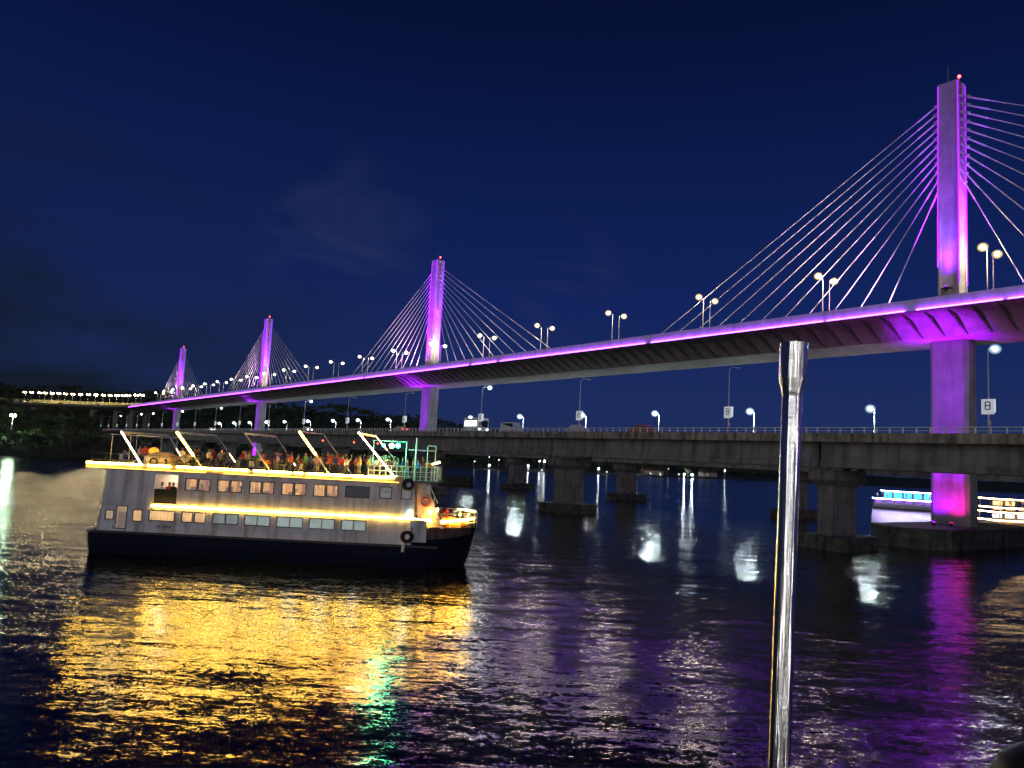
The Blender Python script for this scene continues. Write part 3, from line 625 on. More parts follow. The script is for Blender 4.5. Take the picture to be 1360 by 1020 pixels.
# ================================================================== people
skin_cols = [(.30, .16, .10), (.40, .24, .16), (.22, .12, .075)]
SK = [mat('skin tone %d' % i, c, .6) for i, c in enumerate(skin_cols)]
HAIR = mat('black hair', (.012, .010, .009), .55)
SHIRT = {n: mat('cloth ' + n, c, .85, noise=.2, nscale=8) for n, c in {'red': (.55, .05, .04), 'white': (.75, .74, .70), 'orange': (.75, .28, .05), 'blue': (.06, .12, .38), 'black': (.02, .02, .022), 'pink': (.65, .25, .30), 'yellow': (.7, .55, .12), 'green': (.08, .3, .12), 'grey': (.3, .3, .31), 'maroon': (.25, .03, .05)}.items()}
TROU = [mat('trousers dark', (.03, .035, .05), .85), mat('trousers blue', (.07, .10, .18), .85), mat('trousers khaki', (.3, .24, .15), .85)]
def person_mesh(pose, fingers=True):
    J = {}; E = []; reg = []
    def bone(a, b, r): E.append((a, b)); reg.append(r)
    sit = pose.startswith('sit')
    hip = .50 if sit else .90
    J['pel'] = (0, 0, hip, .145); J['wai'] = (.01, 0, hip + .17, .135); J['che'] = (0, 0, hip + .38, .155); J['nec'] = (.01, 0, hip + .53, .062); J['hd0'] = (.02, 0, hip + .62, .082); J['hd1'] = (.025, 0, hip + .72, .093); J['hd2'] = (.015, 0, hip + .79, .06)
    bone('pel', 'wai', 1); bone('wai', 'che', 1); bone('che', 'nec', 1); bone('nec', 'hd0', 0); bone('hd0', 'hd1', 0); bone('hd1', 'hd2', 0)
    for g, sfx in ((1, 'l'), (-1, 'r')):
        J['sh' + sfx] = (0, g * .19, hip + .45, .062); bone('che', 'sh' + sfx, 1)
        if pose == 'dance': el = (.06, g * .36, hip + .60); ha = (.12, g * .33, hip + .84)
        elif pose == 'dance2': el = ((.22, g * .30, hip + .38) if g > 0 else (.02, g * .36, hip + .55)); ha = ((.42, g * .18, hip + .50) if g > 0 else (.08, g * .30, hip + .82))
        elif sit: el = (.06, g * .27, hip + .20); ha = (.30, g * .16, hip + .14)
        elif pose == 'lean': el = (.08, g * .27, hip + .22); ha = (.30, g * .20, hip + .20)
        else: el = (-.02, g * .25, hip + .19); ha = (.06, g * .26, hip - .04)
        J['el' + sfx] = (*el, .042); J['ha' + sfx] = (*ha, .028); bone('sh' + sfx, 'el' + sfx, 1); bone('el' + sfx, 'ha' + sfx, 0)
        dr = (Vector(ha) - Vector(el)).normalized(); pa = Vector(ha) + dr * .06; J['pa' + sfx] = (*pa, .030); bone('ha' + sfx, 'pa' + sfx, 0)
        if fingers:
            lat = dr.cross(Vector((1, 0, .3))).normalized()
            for q in range(4):
                b0 = pa + lat * (.030 * (q - 1.5) * .75) + dr * .025; b1 = b0 + dr * (.035, .042, .038, .028)[q] + Vector((.012, 0, -.004)); nm = 'f%d%s' % (q, sfx)
                J[nm + 'a'] = (*b0, .009); J[nm + 'b'] = (*b1, .007); bone('pa' + sfx, nm + 'a', 0); bone(nm + 'a', nm + 'b', 0)
            tb = Vector(ha) + dr * .03 - lat * .035; J['th' + sfx] = (*tb, .010); J['ti' + sfx] = (*(tb + dr * .03 + Vector((.015, 0, 0))), .008); bone('ha' + sfx, 'th' + sfx, 0); bone('th' + sfx, 'ti' + sfx, 0)
        J['hi' + sfx] = (.0, g * .095, hip - .06, .095); bone('pel', 'hi' + sfx, 2)
        if sit: kn = (.43, g * .12, hip); an = (.45, g * .12, .09); to = (.62, g * .13, .035)
        else:
            sx = .12 * g if pose in ('dance2', 'walk') else .02; kn = (sx + .03, g * .11, .49); an = (sx - .03 * g, g * .12, .09); to = (sx + .16, g * .13, .035)
        J['kn' + sfx] = (*kn, .060); J['an' + sfx] = (*an, .040); J['to' + sfx] = (*to, .036); bone('hi' + sfx, 'kn' + sfx, 2); bone('kn' + sfx, 'an' + sfx, 2); bone('an' + sfx, 'to' + sfx, 3)
    names = list(J); idx = {n_: i for i, n_ in enumerate(names)}
    me = bpy.data.meshes.new('body'); me.from_pydata([J[n_][:3] for n_ in names], [(idx[a], idx[b_]) for a, b_ in E], [])
    ob = bpy.data.objects.new('tmp', me); C.objects.link(ob); sk = ob.modifiers.new('s', 'SKIN'); sk.use_smooth_shade = True
    for i, n_ in enumerate(names): me.skin_vertices[0].data[i].radius = (J[n_][3], J[n_][3] * (1.25 if n_ in ('che', 'wai', 'pel') else 1)); me.skin_vertices[0].data[i].use_root = (i == 0)
    ss = ob.modifiers.new('u', 'SUBSURF'); ss.levels = 1; ss.render_levels = 1
    dg = bpy.context.evaluated_depsgraph_get(); out = bpy.data.meshes.new_from_object(ob.evaluated_get(dg)); bpy.data.objects.remove(ob)
    segs = [(Vector(J[a][:3]), Vector(J[b_][:3]), r) for (a, b_), r in zip(E, reg)]
    mi = []
    for p in out.polygons:
        c = p.center; best = (9, 0)
        for a, b_, r in segs:
            ab = b_ - a; k = max(0, min(1, (c - a).dot(ab) / ab.length_squared)); d_ = (c - a - ab * k).length
            if d_ < best[0]: best = (d_, r)
        mi.append(best[1])
    out.materials.clear()
    for x in (SK[0], SHIRT['red'], TROU[0], HAIR): out.materials.append(x)
    out.polygons.foreach_set('material_index', mi); out.name = 'person_' + pose
    hz = hip + .745; hb = MB()
    hb.ball((.005, 0, hz), .108, 0, 12, 8, (1.0, .92, 1.0)); hb.v = [(min(x, .045 + max(0, (z - hz)) * .9) if z < hz + .07 else x, y, max(z, hz - .10)) for x, y, z in hb.v]
    fc = MB(); fx = .118; fz = hip + .70
    fc.tube((fx - .005, 0, fz - .005), (fx + .018, 0, fz - .03), .008, .014, 6)
    for g in (-1, 1): fc.ball((fx - .008, g * .033, fz + .01), .011, 1, 6, 4); fc.ball((.02, g * .094, fz - .005), .024, 0, 6, 4, (.7, .35, 1))
    fc.box(fx - .014, fx - .001, -.022, .022, fz - .062, fz - .052, 2)
    return out, hb, fc
BODY = {}
for ps_ in ('stand', 'dance', 'dance2', 'lean', 'walk', 'sit'):
    me, hb, fc = person_mesh(ps_)
    hm = bpy.data.meshes.new('hair'); hm.from_pydata(hb.v, [], hb.f); hm.materials.append(HAIR); hm.polygons.foreach_set('use_smooth', hb.smooth)
    # facial features join the body mesh
    k = len(me.vertices); 
    fm = bpy.data.meshes.new('face'); fm.from_pydata(fc.v, [], fc.f)
    for x in (SK[0], dark_m, mat('lips', (.25, .08, .07), .6)): fm.materials.append(x)
    fm.polygons.foreach_set('material_index', fc.m); fm.polygons.foreach_set('use_smooth', fc.smooth)
    BODY[ps_] = (me, hm, fm)
def person(pose, shirt, loc, rotz, label, group, scale=1.0, parent_mat=None):
    me, hm, fm = BODY[pose]; o = bpy.data.objects.new('person', me); C.objects.link(o); o.location = loc; o.rotation_euler.z = rotz; o.scale = (scale,) * 3
    tag(o, label, 'person', group); sk = random.choice(SK)
    for i, mm in enumerate((sk, SHIRT[shirt], random.choice(TROU), HAIR)): o.material_slots[i].link = 'OBJECT'; o.material_slots[i].material = mm
    h = bpy.data.objects.new('hair', hm); C.objects.link(h); h.parent = o
    f = bpy.data.objects.new('face', fm); C.objects.link(f); f.parent = o; f.material_slots[0].link = 'OBJECT'; f.material_slots[0].material = sk
    return o

# ================================================================== the cruise boat
BH = R(1.0); BO = Vector((-32.5, 57.6, 0))
bvx = Vector((math.cos(BH), math.sin(BH), 0)); bvy = Vector((-math.sin(BH), math.cos(BH), 0))
def BW(u, y, z): return BO + bvx * u + bvy * y + Vector((0, 0, z))
boat = thing('cruise_boat', 'two-decked white party cruise boat with gold light strips and crowded open top deck', 'boat', BO, BH)
hull_m = mat('hull navy paint', (.009, .012, .026), .75, noise=.4, nscale=.8, dirt=(.008, .006, .005)); hull_m.node_tree.nodes['Principled BSDF'].inputs['Specular IOR Level'].default_value = .12
wall_m = mat('boat white paint', (.64, .64, .66), .5, noise=.5, nscale=.7, streak=.85, dirt=(.33, .28, .24), bump=.25)
deck_m = mat('deck paint', (.16, .17, .16), .7, noise=.5, nscale=2)
def hsec(u, hwid, top, zl=-1.0, rake=0):
    c = 4; return [(u, c - hwid * .62, zl), (u + rake * .3, c - hwid * .9, -.2), (u + rake * .6, c - hwid, .9), (u + rake, c - hwid * 1.01, top), (u + rake, c + hwid * 1.01, top), (u + rake * .6, c + hwid, .9), (u + rake * .3, c + hwid * .9, -.2), (u, c + hwid * .62, zl)]
mb = MB()
for q in range(14): mb.box(2 + q * 1.7, 2.03 + q * 1.7, -.045, -.02, .3, 1.6)
mb.loft([hsec(1.15, 3.7, 1.72, -.4, -.1), hsec(1.8, 4.0, 1.72), hsec(10, 4.02, 1.76), hsec(20, 4.02, 1.78), hsec(25.4, 4.0, 1.80)])
mb.loft([hsec(25.41, 3.99, 3.05), hsec(26.6, 3.75, 3.1, rake=.1), hsec(27.6, 3.1, 3.15, rake=.35), hsec(28.3, 2.2, 3.22, rake=.8), hsec(28.8, 1.1, 3.3, rake=1.1), hsec(29.0, .12, 3.36, rake=1.3)])
hull = mb.build('hull', hull_m, boat)
mb = MB(); mb.box(1.3, 29.0, 3.9, 4.1, -.9, .2); mb.build('keel', hull_m, hull)
mb = MB(); st_ = [(25.45, 4.0), (26.7, 3.78), (27.95, 3.14), (29.1, 2.25), (29.9, 1.15)]
for qi, ((u0_, h0), (u1_, h1)) in enumerate(zip(st_, st_[1:])): mb.add([(u0_, 4 - h0 - .06, 2.1 + .12 * qi), (u1_, 4 - h1 - .06, 2.22 + .12 * qi), (u1_, 4 - h1 - .08, 3.15), (u0_, 4 - h0 - .08, 3.15), (u0_, 4 - h0 + .02, 2.1 + .12 * qi), (u1_, 4 - h1 + .02, 2.22 + .12 * qi), (u1_, 4 - h1 + .02, 3.2), (u0_, 4 - h0 + .02, 3.1)], [(0, 1, 2, 3), (7, 6, 5, 4), (3, 2, 6, 7), (0, 4, 5, 1)])
mb.build('bow_bulwark', mat('rusty grey bulwark', (.13, .11, .10), .8, noise=.8, nscale=1.5, streak=.8, dirt=(.10, .035, .012)), hull)
mb = MB(); mb.box(1.1, 27.5, -.10, -.03, 1.62, 1.78); mb.build('rubbing_strake', dark_m, hull)
# near side wall with real openings
holes = []
for k in range(5): u = 8.13 + 2.425 * k; holes += [(u, u + .88, 5.05 + .012 * k, 5.95 + .015 * k), (u + .98, u + 1.86, 5.05 + .012 * k, 5.95 + .015 * k)]
holes += [(20.25, 22.07, 5.15, 6.0), (22.85, 23.78, 5.2, 6.08), (24.5, 25.3, 5.22, 6.1)]
low_h = [(5.62, 7.55), (8.08, 8.9), (9.02, 9.86), (10.41, 12.33), (12.8, 14.73), (15.23, 17.2), (17.68, 19.6), (20.12, 22.0)]
holes += [(a, b_, 2.66, 3.44) for a, b_ in low_h] + [(2.35, 3.0, 2.6, 3.3), (3.15, 3.98, 1.95, 3.66), (4.4, 5.12, 2.55, 3.42)]
holes += [(5.83, 7.55, 3.98, 6.15)]
def wall_with_holes(mb, u0, u1, z0, z1, y0, y1, hs, skew=None):
    us = sorted({u0, u1} | {h[0] for h in hs} | {h[1] for h in hs}); 
    for a, b_ in zip(us, us[1:]):
        mid = (a + b_) / 2; cuts = sorted((h[2], h[3]) for h in hs if h[0] <= mid <= h[1]); z = z0
        segs = []
        for c0, c1 in cuts:
            if c0 > z: segs.append((z, c0))
            z = max(z, c1)
        if z < z1: segs.append((z, z1))
        for c0, c1 in segs: mb.box(a, b_, y0, y1, c0, c1)
mb = MB(); wall_with_holes(mb, 2.2, 25.5, 1.72, 6.5, .0, .10, holes)
mb.add([(1.75, 0, 1.72), (2.2, 0, 1.72), (2.2, 0, 6.5), (2.18, 0, 6.5), (2.05, 0, 4.2), (1.75, .1, 1.72), (2.2, .1, 1.72), (2.2, .1, 6.5), (2.18, .1, 6.5), (2.05, .1, 4.2)], [(0, 1, 2, 3, 4), (9, 8, 7, 6, 5), (0, 4, 9, 5), (4, 3, 8, 9)])
mb.box(1.9, 25.5, 7.9, 8.0, 1.72, 6.5); mb.box(25.42, 25.5, .1, 7.9, 1.8, 6.5); mb.box(1.95, 2.03, .1, 7.9, 1.8, 3.7)
# grey bulwark panel at the break of the foredeck
mb.box(25.3, 26.6, -.06, .0, 2.05, 3.7)
sup = mb.build('superstructure', wall_m, boat)
mb = MB()
for u in (5.3, 10.1, 12.6, 15.0, 17.45, 19.9, 22.4, 24.2): mb.box(u - .012, u + .012, -.006, 0, 1.75, 6.4)
mb.build('weld_seam', mat('seam', (.3, .3, .31), .6), sup)
# floors and rooms
mb = MB(); mb.box(2.1, 25.3, .1, 7.9, 1.66, 1.74); mb.box(2.1, 26.4, .1, 7.9, 3.68, 3.80); mb.build('inner_floor', deck_m, boat)
warm_w = mat('cabin lining warm', (.62, .40, .20), .7, noise=.4, nscale=2); cool_w = mat('cabin lining pale', (.50, .54, .52), .7, noise=.35, nscale=2); cream_w = mat('cabin lining cream', (.75, .58, .36), .8, noise=.2, nscale=2)
mb = MB(); mb.box(8.0, 19.8, 3.4, 3.5, 3.81, 6.44); mb.box(7.9, 8.0, .15, 3.5, 3.81, 6.44); mb.box(19.9, 20.0, .15, 3.5, 3.81, 6.44); mb.build('saloon_partition', warm_w, boat)
mb = MB(); mb.box(10.2, 22.2, 2.9, 3.0, 1.75, 3.67); mb.box(10.1, 10.2, .15, 3, 1.75, 3.67); mb.box(22.2, 22.3, .15, 3, 1.75, 3.67); mb.build('lower_partition', cool_w, boat)
mb = MB(); mb.box(2.1, 10.05, 2.0, 2.1, 1.75, 3.67); mb.build('cabin_partition', cream_w, boat)
for nm, uu, y, z, mm_ in (('ceiling_lamp', [9.4, 11.6, 13.8, 16.2, 18.6], 1.9, 6.36, emit('saloon lamp', (1, .62, .25), 60)), ('ceiling_lamp', [12.0, 14.4, 16.4, 18.6, 21.0], 1.5, 3.6, emit('cool cabin lamp', (.93, 1, .98), 22)), ('ceiling_lamp', [4.0, 6.6, 8.9], 1.2, 3.6, emit('cream cabin lamp', (1, .70, .38), 40)), ('ceiling_lamp', [6.6], 1.2, 6.36, emit('white cabin lamp', (1, .85, .65), 60)), ('ceiling_lamp', [24.6], 2.2, 6.36, emit('saloon lamp', (1, .62, .25), 60))):
    for u in uu: mb = MB(); mb.cbox((u, y, z), (.9, .35, .07)); mb.build(nm, mm_, boat)
# window frames, panes, curtains
pane = bpy.data.materials.new('window pane'); pane.use_nodes = True; t = pane.node_tree; t.nodes.clear()
mo = N(t, 'ShaderNodeOutputMaterial'); ms = N(t, 'ShaderNodeMixShader'); tr_ = N(t, 'ShaderNodeBsdfTransparent'); gl_ = N(t, 'ShaderNodeBsdfGlossy'); gl_.inputs['Roughness'].default_value = .05
tr_.inputs[0].default_value = (.85, .88, .86, 1); ms.inputs[0].default_value = .10; t.links.new(tr_.outputs[0], ms.inputs[1]); t.links.new(gl_.outputs[0], ms.inputs[2]); t.links.new(ms.outputs[0], mo.inputs[0])
seat_m = mat('seat brown', (.16, .07, .04), .7, noise=.4, nscale=3)
dkglass = mat('dark tinted glass', (.03, .03, .032), .25)
def cloth(nm, c):
    m = bpy.data.materials.new(nm); m.use_nodes = True; t = m.node_tree; t.nodes.clear(); o = N(t, 'ShaderNodeOutputMaterial'); a = N(t, 'ShaderNodeBsdfTranslucent'); b = N(t, 'ShaderNodeBsdfDiffuse'); mxx = N(t, 'ShaderNodeMixShader')
    a.inputs[0].default_value = (*c, 1); b.inputs[0].default_value = (*c, 1); mxx.inputs[0].default_value = .35; t.links.new(a.outputs[0], mxx.inputs[1]); t.links.new(b.outputs[0], mxx.inputs[2]); t.links.new(mxx.outputs[0], o.inputs[0]); return m
curt = cloth('curtain beige', (.9, .70, .45)); curt2 = cloth('curtain pale', (.72, .78, .76)); curt3 = cloth('curtain brown', (.45, .22, .10))
for i, (a, b_, z0, z1) in enumerate(holes):
    if z1 > 6.12 and a < 6: continue
    fr = MB(); e = .045
    fr.box(a - .02, b_ + .02, -.02, .05, z0 - .02, z0 + e); fr.box(a - .02, b_ + .02, -.02, .05, z1 - e, z1 + .02); fr.box(a - .02, a + e, -.02, .05, z0 + e, z1 - e); fr.box(b_ - e, b_ + .02, -.02, .05, z0 + e, z1 - e)
    if i >= 13 and b_ - a > 1.5 and a > 10: fr.box((a + b_) / 2 - .03, (a + b_) / 2 + .03, -.02, .05, z0 + e, z1 - e)
    wn = fr.build('window' if not (3.1 < a < 3.2) else 'door', dark_m, boat)
    g = MB(); g.box(a + e, b_ - e, .01, .025, z0 + e, z1 - e); g.build('pane', dkglass if a in (20.25,) else pane, wn)
    if a in (5.62, 8.08, 9.02, 4.4) or (z1 < 3.6 and random.random() < .45 and a > 10):
        cu = MB(); w_ = (b_ - a) * (.92 if a in (5.62, 4.4, 8.08) else .7 if a == 9.02 else .4); a0 = b_ - w_ - .02 if a == 5.62 else a + .03; k = 14
        pts = [(a0 + w_ * q / k, .16 + .03 * (q % 2)) for q in range(k + 1)]
        for (x0, y0), (x1, y1) in zip(pts, pts[1:]): cu.add([(x0, y0, z0 - .05), (x1, y1, z0 - .05), (x1, y1, z1 + .02), (x0, y0, z1 + .02)], [(0, 1, 2, 3)])
        cu.build('curtain', curt if a < 10 else curt2, wn)
for u in [8.25 + .95 * q for q in range(12)]:
    mb = MB(); mb.box(u, u + .10, .35, 1.7, 3.81, 5.32 + .1 * math.sin(u * 3)); mb.box(u, u + .55, .35, 1.7, 4.2, 4.3); mb.build('bench_seat', seat_m, boat)
for i, u in enumerate((8.2, 9.5, 10.6, 11.95, 13.0, 14.4, 15.4, 16.9, 17.85, 19.2)):
    mb = MB(); k = 6; w_ = .22 + .12 * (i % 3); pts = [(u + w_ * q / k, .2 + .03 * (q % 2)) for q in range(k + 1)]
    for (x0, y0), (x1, y1) in zip(pts, pts[1:]): mb.add([(x0, y0, 4.9), (x1, y1, 4.9), (x1, y1, 6.2), (x0, y0, 6.2)], [(0, 1, 2, 3)])
    mb.build('side_curtain', curt3 if i % 2 else curt, boat)
mb = MB(); mb.box(22.95, 23.7, .12, .15, 5.2, 5.6); mb.build('notice', white_p, boat)
mb = MB(); mb.box(3.2, 3.95, .3, .34, 1.98, 3.2); mb.build('door_panel', mat('salmon paint', (.75, .30, .22), .6, noise=.2), boat)
mb = MB(); mb.box(2.9, 3.9, -.12, -.03, 1.80, 1.92); mb.box(2.9, 3.0, -.12, -.03, 1.92, 2.2); mb.box(3.1, 3.9, -.1, -.03, 2.15, 2.22); mb.build('boarding_step', white_p, boat)
# stern opening: mesh bulwark
mb = MB(); mb.box(5.83, 7.55, .03, .06, 3.98, 5.05); mb.build('netting', mat('dark net', (.02, .02, .02), .9), boat)
mb = MB(); mb.box(2.1, 7.9, 2.2, 2.3, 3.81, 6.44); mb.build('aft_partition', mat('aft lining', (.7, .55, .45), .8, noise=.4, nscale=3), boat)
# faint registration marks low on the hull side
mb = MB()
for q, wl in enumerate((.09, .11, .05, .10, .10, .08, .11)):
    x = 6.2 + q * .17; mb.box(x, x + wl, -.004, -.001, 2.18, 2.32)
    if q % 2: mb.box(x + .02, x + .05, -.005, -.003, 2.10, 2.2)
mb.build('registration_marks', mat('faded black lettering', (.05, .05, .055), .8), sup)
# top deck slab and edge strips
mb = MB(); mb.loft([[(.65, y0, z) for y0, z in ((-.25, 6.5), (8.2, 6.5), (8.2, 6.62), (-.25, 6.62))], [(24.6, y0, z) for y0, z in ((-.25, 6.5), (8.2, 6.5), (8.2, 6.62), (-.25, 6.62))], [(27.2, y0, z) for y0, z in ((1.2, 6.5), (6.8, 6.5), (6.8, 6.62), (1.2, 6.62))]]); td = mb.build('top_deck', deck_m, boat)
mb = MB(); mb.box(.65, 24.6, -.30, -.253, 6.42, 6.86); mb.build('edge_fascia', mat('fascia cream', (.5, .4, .25), .6, noise=.2), td)
for a, b_ in ((.75, 4.9), (5.3, 7.0), (7.5, 9.6), (9.66, 12.15), (12.3, 12.85), (13.3, 14.2), (14.35, 16.1), (16.35, 17.0), (17.3, 19.25), (19.3, 23.9)): mb = MB(); mb.box(a, b_, -.36, -.303, 6.74, 6.86); mb.build('led_strip', led_warm, td)
for a, b_ in ((.7, 9.7), (11.0, 24.3)): mb = MB(); mb.box(a, b_, -.33, -.303, 6.45, 6.485); mb.build('led_strip', led_thin, td)
mb = MB(); mb.box(5.75, 25.5, -.07, -.003, 3.73, 3.80); mb.build('led_strip', led_warm, sup)
mb = MB(); mb.box(5.7, 25.5, -.11, -.072, 3.67, 3.72); mb.build('strip_tray', dark_m, sup)
# foredeck
mb = MB(); mb.loft([[(u, 4 - hw_ + .15, 2.95), (u, 4 + hw_ - .15, 2.95), (u, 4 + hw_ - .15, 3.02), (u, 4 - hw_ + .15, 3.02)] for u, hw_ in ((25.5, 3.9), (27.0, 3.6), (28.4, 2.6), (29.3, 1.6))]); fd = mb.build('foredeck', deck_m, boat)
def edge(u): return 4 - lerp_tab([(25.5, 4.0), (26.7, 3.75), (27.95, 3.1), (29.1, 2.2), (29.9, 1.1), (30.3, .15)], u)
us = [25.5, 26.2, 26.9, 27.6, 28.3, 29.0, 29.6, 30.1, 30.3]
for g in (0, 1):
    mb = MB(); pr = []
    for u in us: y = edge(u) if g == 0 else 8 - edge(u); pr.append(Vector((u, y, 0)))
    for p, q in zip(pr, pr[1:]):
        for z in (3.45, 3.8, 4.2): mb.tube(p + Vector((0, 0, z)), q + Vector((0, 0, z)), .022, .022, 5)
    for p in pr: mb.tube(p + Vector((0, 0, 3.05)), p + Vector((0, 0, 4.2)), .025, .025, 5)
    mb.build('bow_railing', white_p, fd)
mb = MB(); zz = [3.82, 3.74, 3.66, 3.62, 3.64, 3.68, 3.74, 3.78]
for q in range(len(us) - 2):
    if q == 2: continue
    a = Vector((us[q], edge(us[q]) - .06, zz[q])); b_ = Vector((us[q + 1], edge(us[q + 1]) - .06, zz[q + 1])); mb.tube(a, b_, .06 if q in (1, 3, 4, 5) else .03, None, 5)
for a_, b_ in ((28.6, 30.1),): mb.tube((a_, 8 - edge(a_), 4.24), (b_, 8 - edge(b_), 4.24), .03, .03, 5)
mb.build('led_strip', led_warm, fd)
# orange cloth on the bow rail
mb = MB(); mb.loft([[(u, edge(u) + .10, 3.1), (u, edge(u) + .16, 3.1), (u, edge(u) + .18, 3.75 + .3 * math.sin((u - 27) * 1.6)), (u, edge(u) + .12, 3.75 + .3 * math.sin((u - 27) * 1.6))] for u in (27.6, 28.0, 28.4, 28.8, 29.2, 29.6)]); mb.build('rail_cloth', mat('orange tarpaulin', (.55, .22, .04), .7, noise=.5, nscale=3), fd)
# bridge-front stairs with life ring
mb = MB(); mb.add([(25.5, .6, 6.5), (26.3, .6, 6.5), (27.8, .6, 3.1), (25.9, .6, 3.1), (25.5, .7, 6.5), (26.3, .7, 6.5), (27.8, .7, 3.1), (25.9, .7, 3.1)], [(0, 3, 2, 1), (4, 5, 6, 7), (0, 1, 5, 4), (1, 2, 6, 5), (2, 3, 7, 6), (3, 0, 4, 7)])
for q in range(11): mb.box(25.8 + q * .17, 26.2 + q * .17, .7, 1.9, 6.3 - q * .29, 6.35 - q * .29)
st = mb.build('stair', mat('stair pink cream', (.68, .48, .38), .6, noise=.4, nscale=3), boat)
mb = MB(); mb.torus((26.35, .52, 5.05), .33, .085); mb.build('life_ring', mat('ring orange', (.75, .20, .07), .6), st)
mb = MB(); mb.box(25.75, 26.7, .50, .58, 5.55, 6.35); mb.build('notice_board', mat('board cream', (.85, .65, .40), .6, noise=.6, nscale=9, dirt=(.12, .08, .05)), st)
mb = MB(); mb.box(26.3, 26.62, .47, .498, 5.75, 5.92); mb.box(26.38, 26.6, .47, .498, 5.98, 6.25); mb.build('notice', white_p, st)
mb = MB(); mb.tube((26.5, .4, 6.5), (27.3, .4, 5.0), .03, .03, 6); mb.tube((27.0, .4, 5.6), (27.0, .4, 4.4), .03, .03, 6); mb.build('handrail', white_p, st)
for nm, u, y, z, col in (('bulkhead_lamp', 25.25, -.1, 4.15, emit('cool white lens', (.6, 1, .95), 60)), ('deck_lamp', 26.75, .3, 4.3, emit('warm lens', (1, .6, .2), 60)), ('deck_lamp', 27.3, .3, 4.55, MATS['warm lens'])):
    mb = MB(); mb.ball((u, y, z), .10, 0, 8, 6); mb.build(nm, col, boat)
for u, z in ((25.0, 6.35), (25.15, 2.45)): mb = MB(); mb.torus((u, -.28, z), .36, .14, n=18); mb.build('tyre_fender', rubber, boat)
mb = MB(); mb.tube((25.0, -.2, 2.1), (24.9, -.15, 1.3), .14, .14, 8); mb.build('fender', white_p, boat)
# awning frames
FR = [(3.02, 9.24, 1.9), (7.2, 9.42, 2.3), (12.3, 9.62, 2.35), (16.45, 9.95, 2.7), (20.95, 10.12, 3.2)]
led = [(0, 1, led_white), (0, .62, led_gold), None, (0, .52, led_gold), (0, 1, led_white)]
for i, (u, z, du) in enumerate(FR):
    mb = MB(); N0 = Vector((u, -.15, z)); N1 = Vector((u + du, -.15, 6.62)); F0 = Vector((u, 8.0, z)); F1 = Vector((u + du, 8.0, 6.62))
    mb.tube(N0, N1, .045, .045, 6); mb.tube(F0, F1, .045, .045, 6); mb.tube(N0, F0, .05, .05, 6)
    fr = mb.build('awning_frame', white_p, boat)
    if led[i]:
        a, b_, mm_ = led[i]; mb = MB(); o_ = Vector((0, -.075, 0)); mb.tube(N0.lerp(N1, a) + o_, N0.lerp(N1, b_) + o_, .05 if i in (0, 4) else .085, None, 6); mb.build('led_tube', mm_, fr)
    mb = MB(); o_ = Vector((0, -.07, 0)); a, b_ = ((.45, .78), (.55, .8), (.62, .85), (.62, .88), (0, .35))[i]; mb.tube(F0.lerp(F1, a) + o_, F0.lerp(F1, b_) + o_, .03, .05, 6); mb.build('led_tube', emit('led tube soft', (1, .62, .28), 10), fr)
    if i in (0, 2, 4, 1):   # rolled awning cloth under the cross beam
        mb = MB(); k = 10
        for q in range(k): mb.tube(N0.lerp(F0, q / k) - Vector((0, 0, .08 + .03 * math.sin(q * 1.9 + i))), N0.lerp(F0, (q + 1) / k) - Vector((0, 0, .08 + .03 * math.sin(q * 1.9 + 1.9 + i))), .07, .07, 6)
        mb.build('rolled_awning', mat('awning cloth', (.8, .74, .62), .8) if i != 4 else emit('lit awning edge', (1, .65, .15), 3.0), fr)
mb = MB()
for u, y in ((1.8, 1), (3.2, 1), (4.7, 3), (1.8, 5)): mb.tube((u, y, 6.6), (u, y, 9.0), .03, .03, 6)
mb.tube((1.6, 1, 9.0), (5.4, 1, 9.0), .03, .03, 6); mb.tube((1.6, 5, 9.0), (5.4, 5, 9.0), .03, .03, 6); mb.build('stern_canopy_frame', steel, boat)
# top deck railings
mb = MB()
for y in (-.1, 8.05):
    for q in range(25):
        if y < 0 and q < 21: mb.tube((1 + q * 1.0, y, 6.62), (1 + q * 1.0, y, 7.55), .018, .018, 5)
    for z in (7.05, 7.55): mb.tube((.8, y, z), (21.8 if y < 0 else 24.5, y, z), .018, .018, 5)
mb.build('top_railing', dark_m, boat)
mb = MB(); pr = [(21.9, -.12), (23.2, -.12), (24.5, -.12), (25.8, .6), (27.0, 1.4), (27.0, 4), (27.0, 6.6), (24.5, 8)]
for (a, b_), (c_, d_) in zip(pr, pr[1:]):
    for z in (6.95, 7.3, 7.7): mb.tube((a, b_, z), (c_, d_, z), .025, .025, 5)
    for k in range(3): mb.tube((a + (c_ - a) * k / 3, b_ + (d_ - b_) * k / 3, 6.62), (a + (c_ - a) * k / 3, b_ + (d_ - b_) * k / 3, 7.7), .025, .025, 5)
mb.build('bow_top_railing', white_p, boat)
mb = MB(); mb.tube((25.2, 2.2, 6.6), (25.2, 2.2, 10.0), .09, .07, 8); mb.tube((24.6, 2.2, 9.0), (26.6, 2.2, 9.0), .03, .03, 6)
for x in (26.1, 26.75): mb.tube((x, 2.4, 6.6), (x, 2.4, 9.4), .045, .045, 6)
mb.tube((26.1, 2.4, 9.4), (26.75, 2.4, 9.4), .045, .045, 6); mb.tube((26.1, 2.4, 8.0), (26.75, 2.4, 8.0), .03, .03, 6); mb.build('mast', white_p, boat)
mb = MB(); mb.tube((26.6, 1.2, 7.95), (27.2, 1.0, 8.15), .05, .09, 6); mb.build('search_light', emit('search lens', (1, .62, .2), 25), boat)
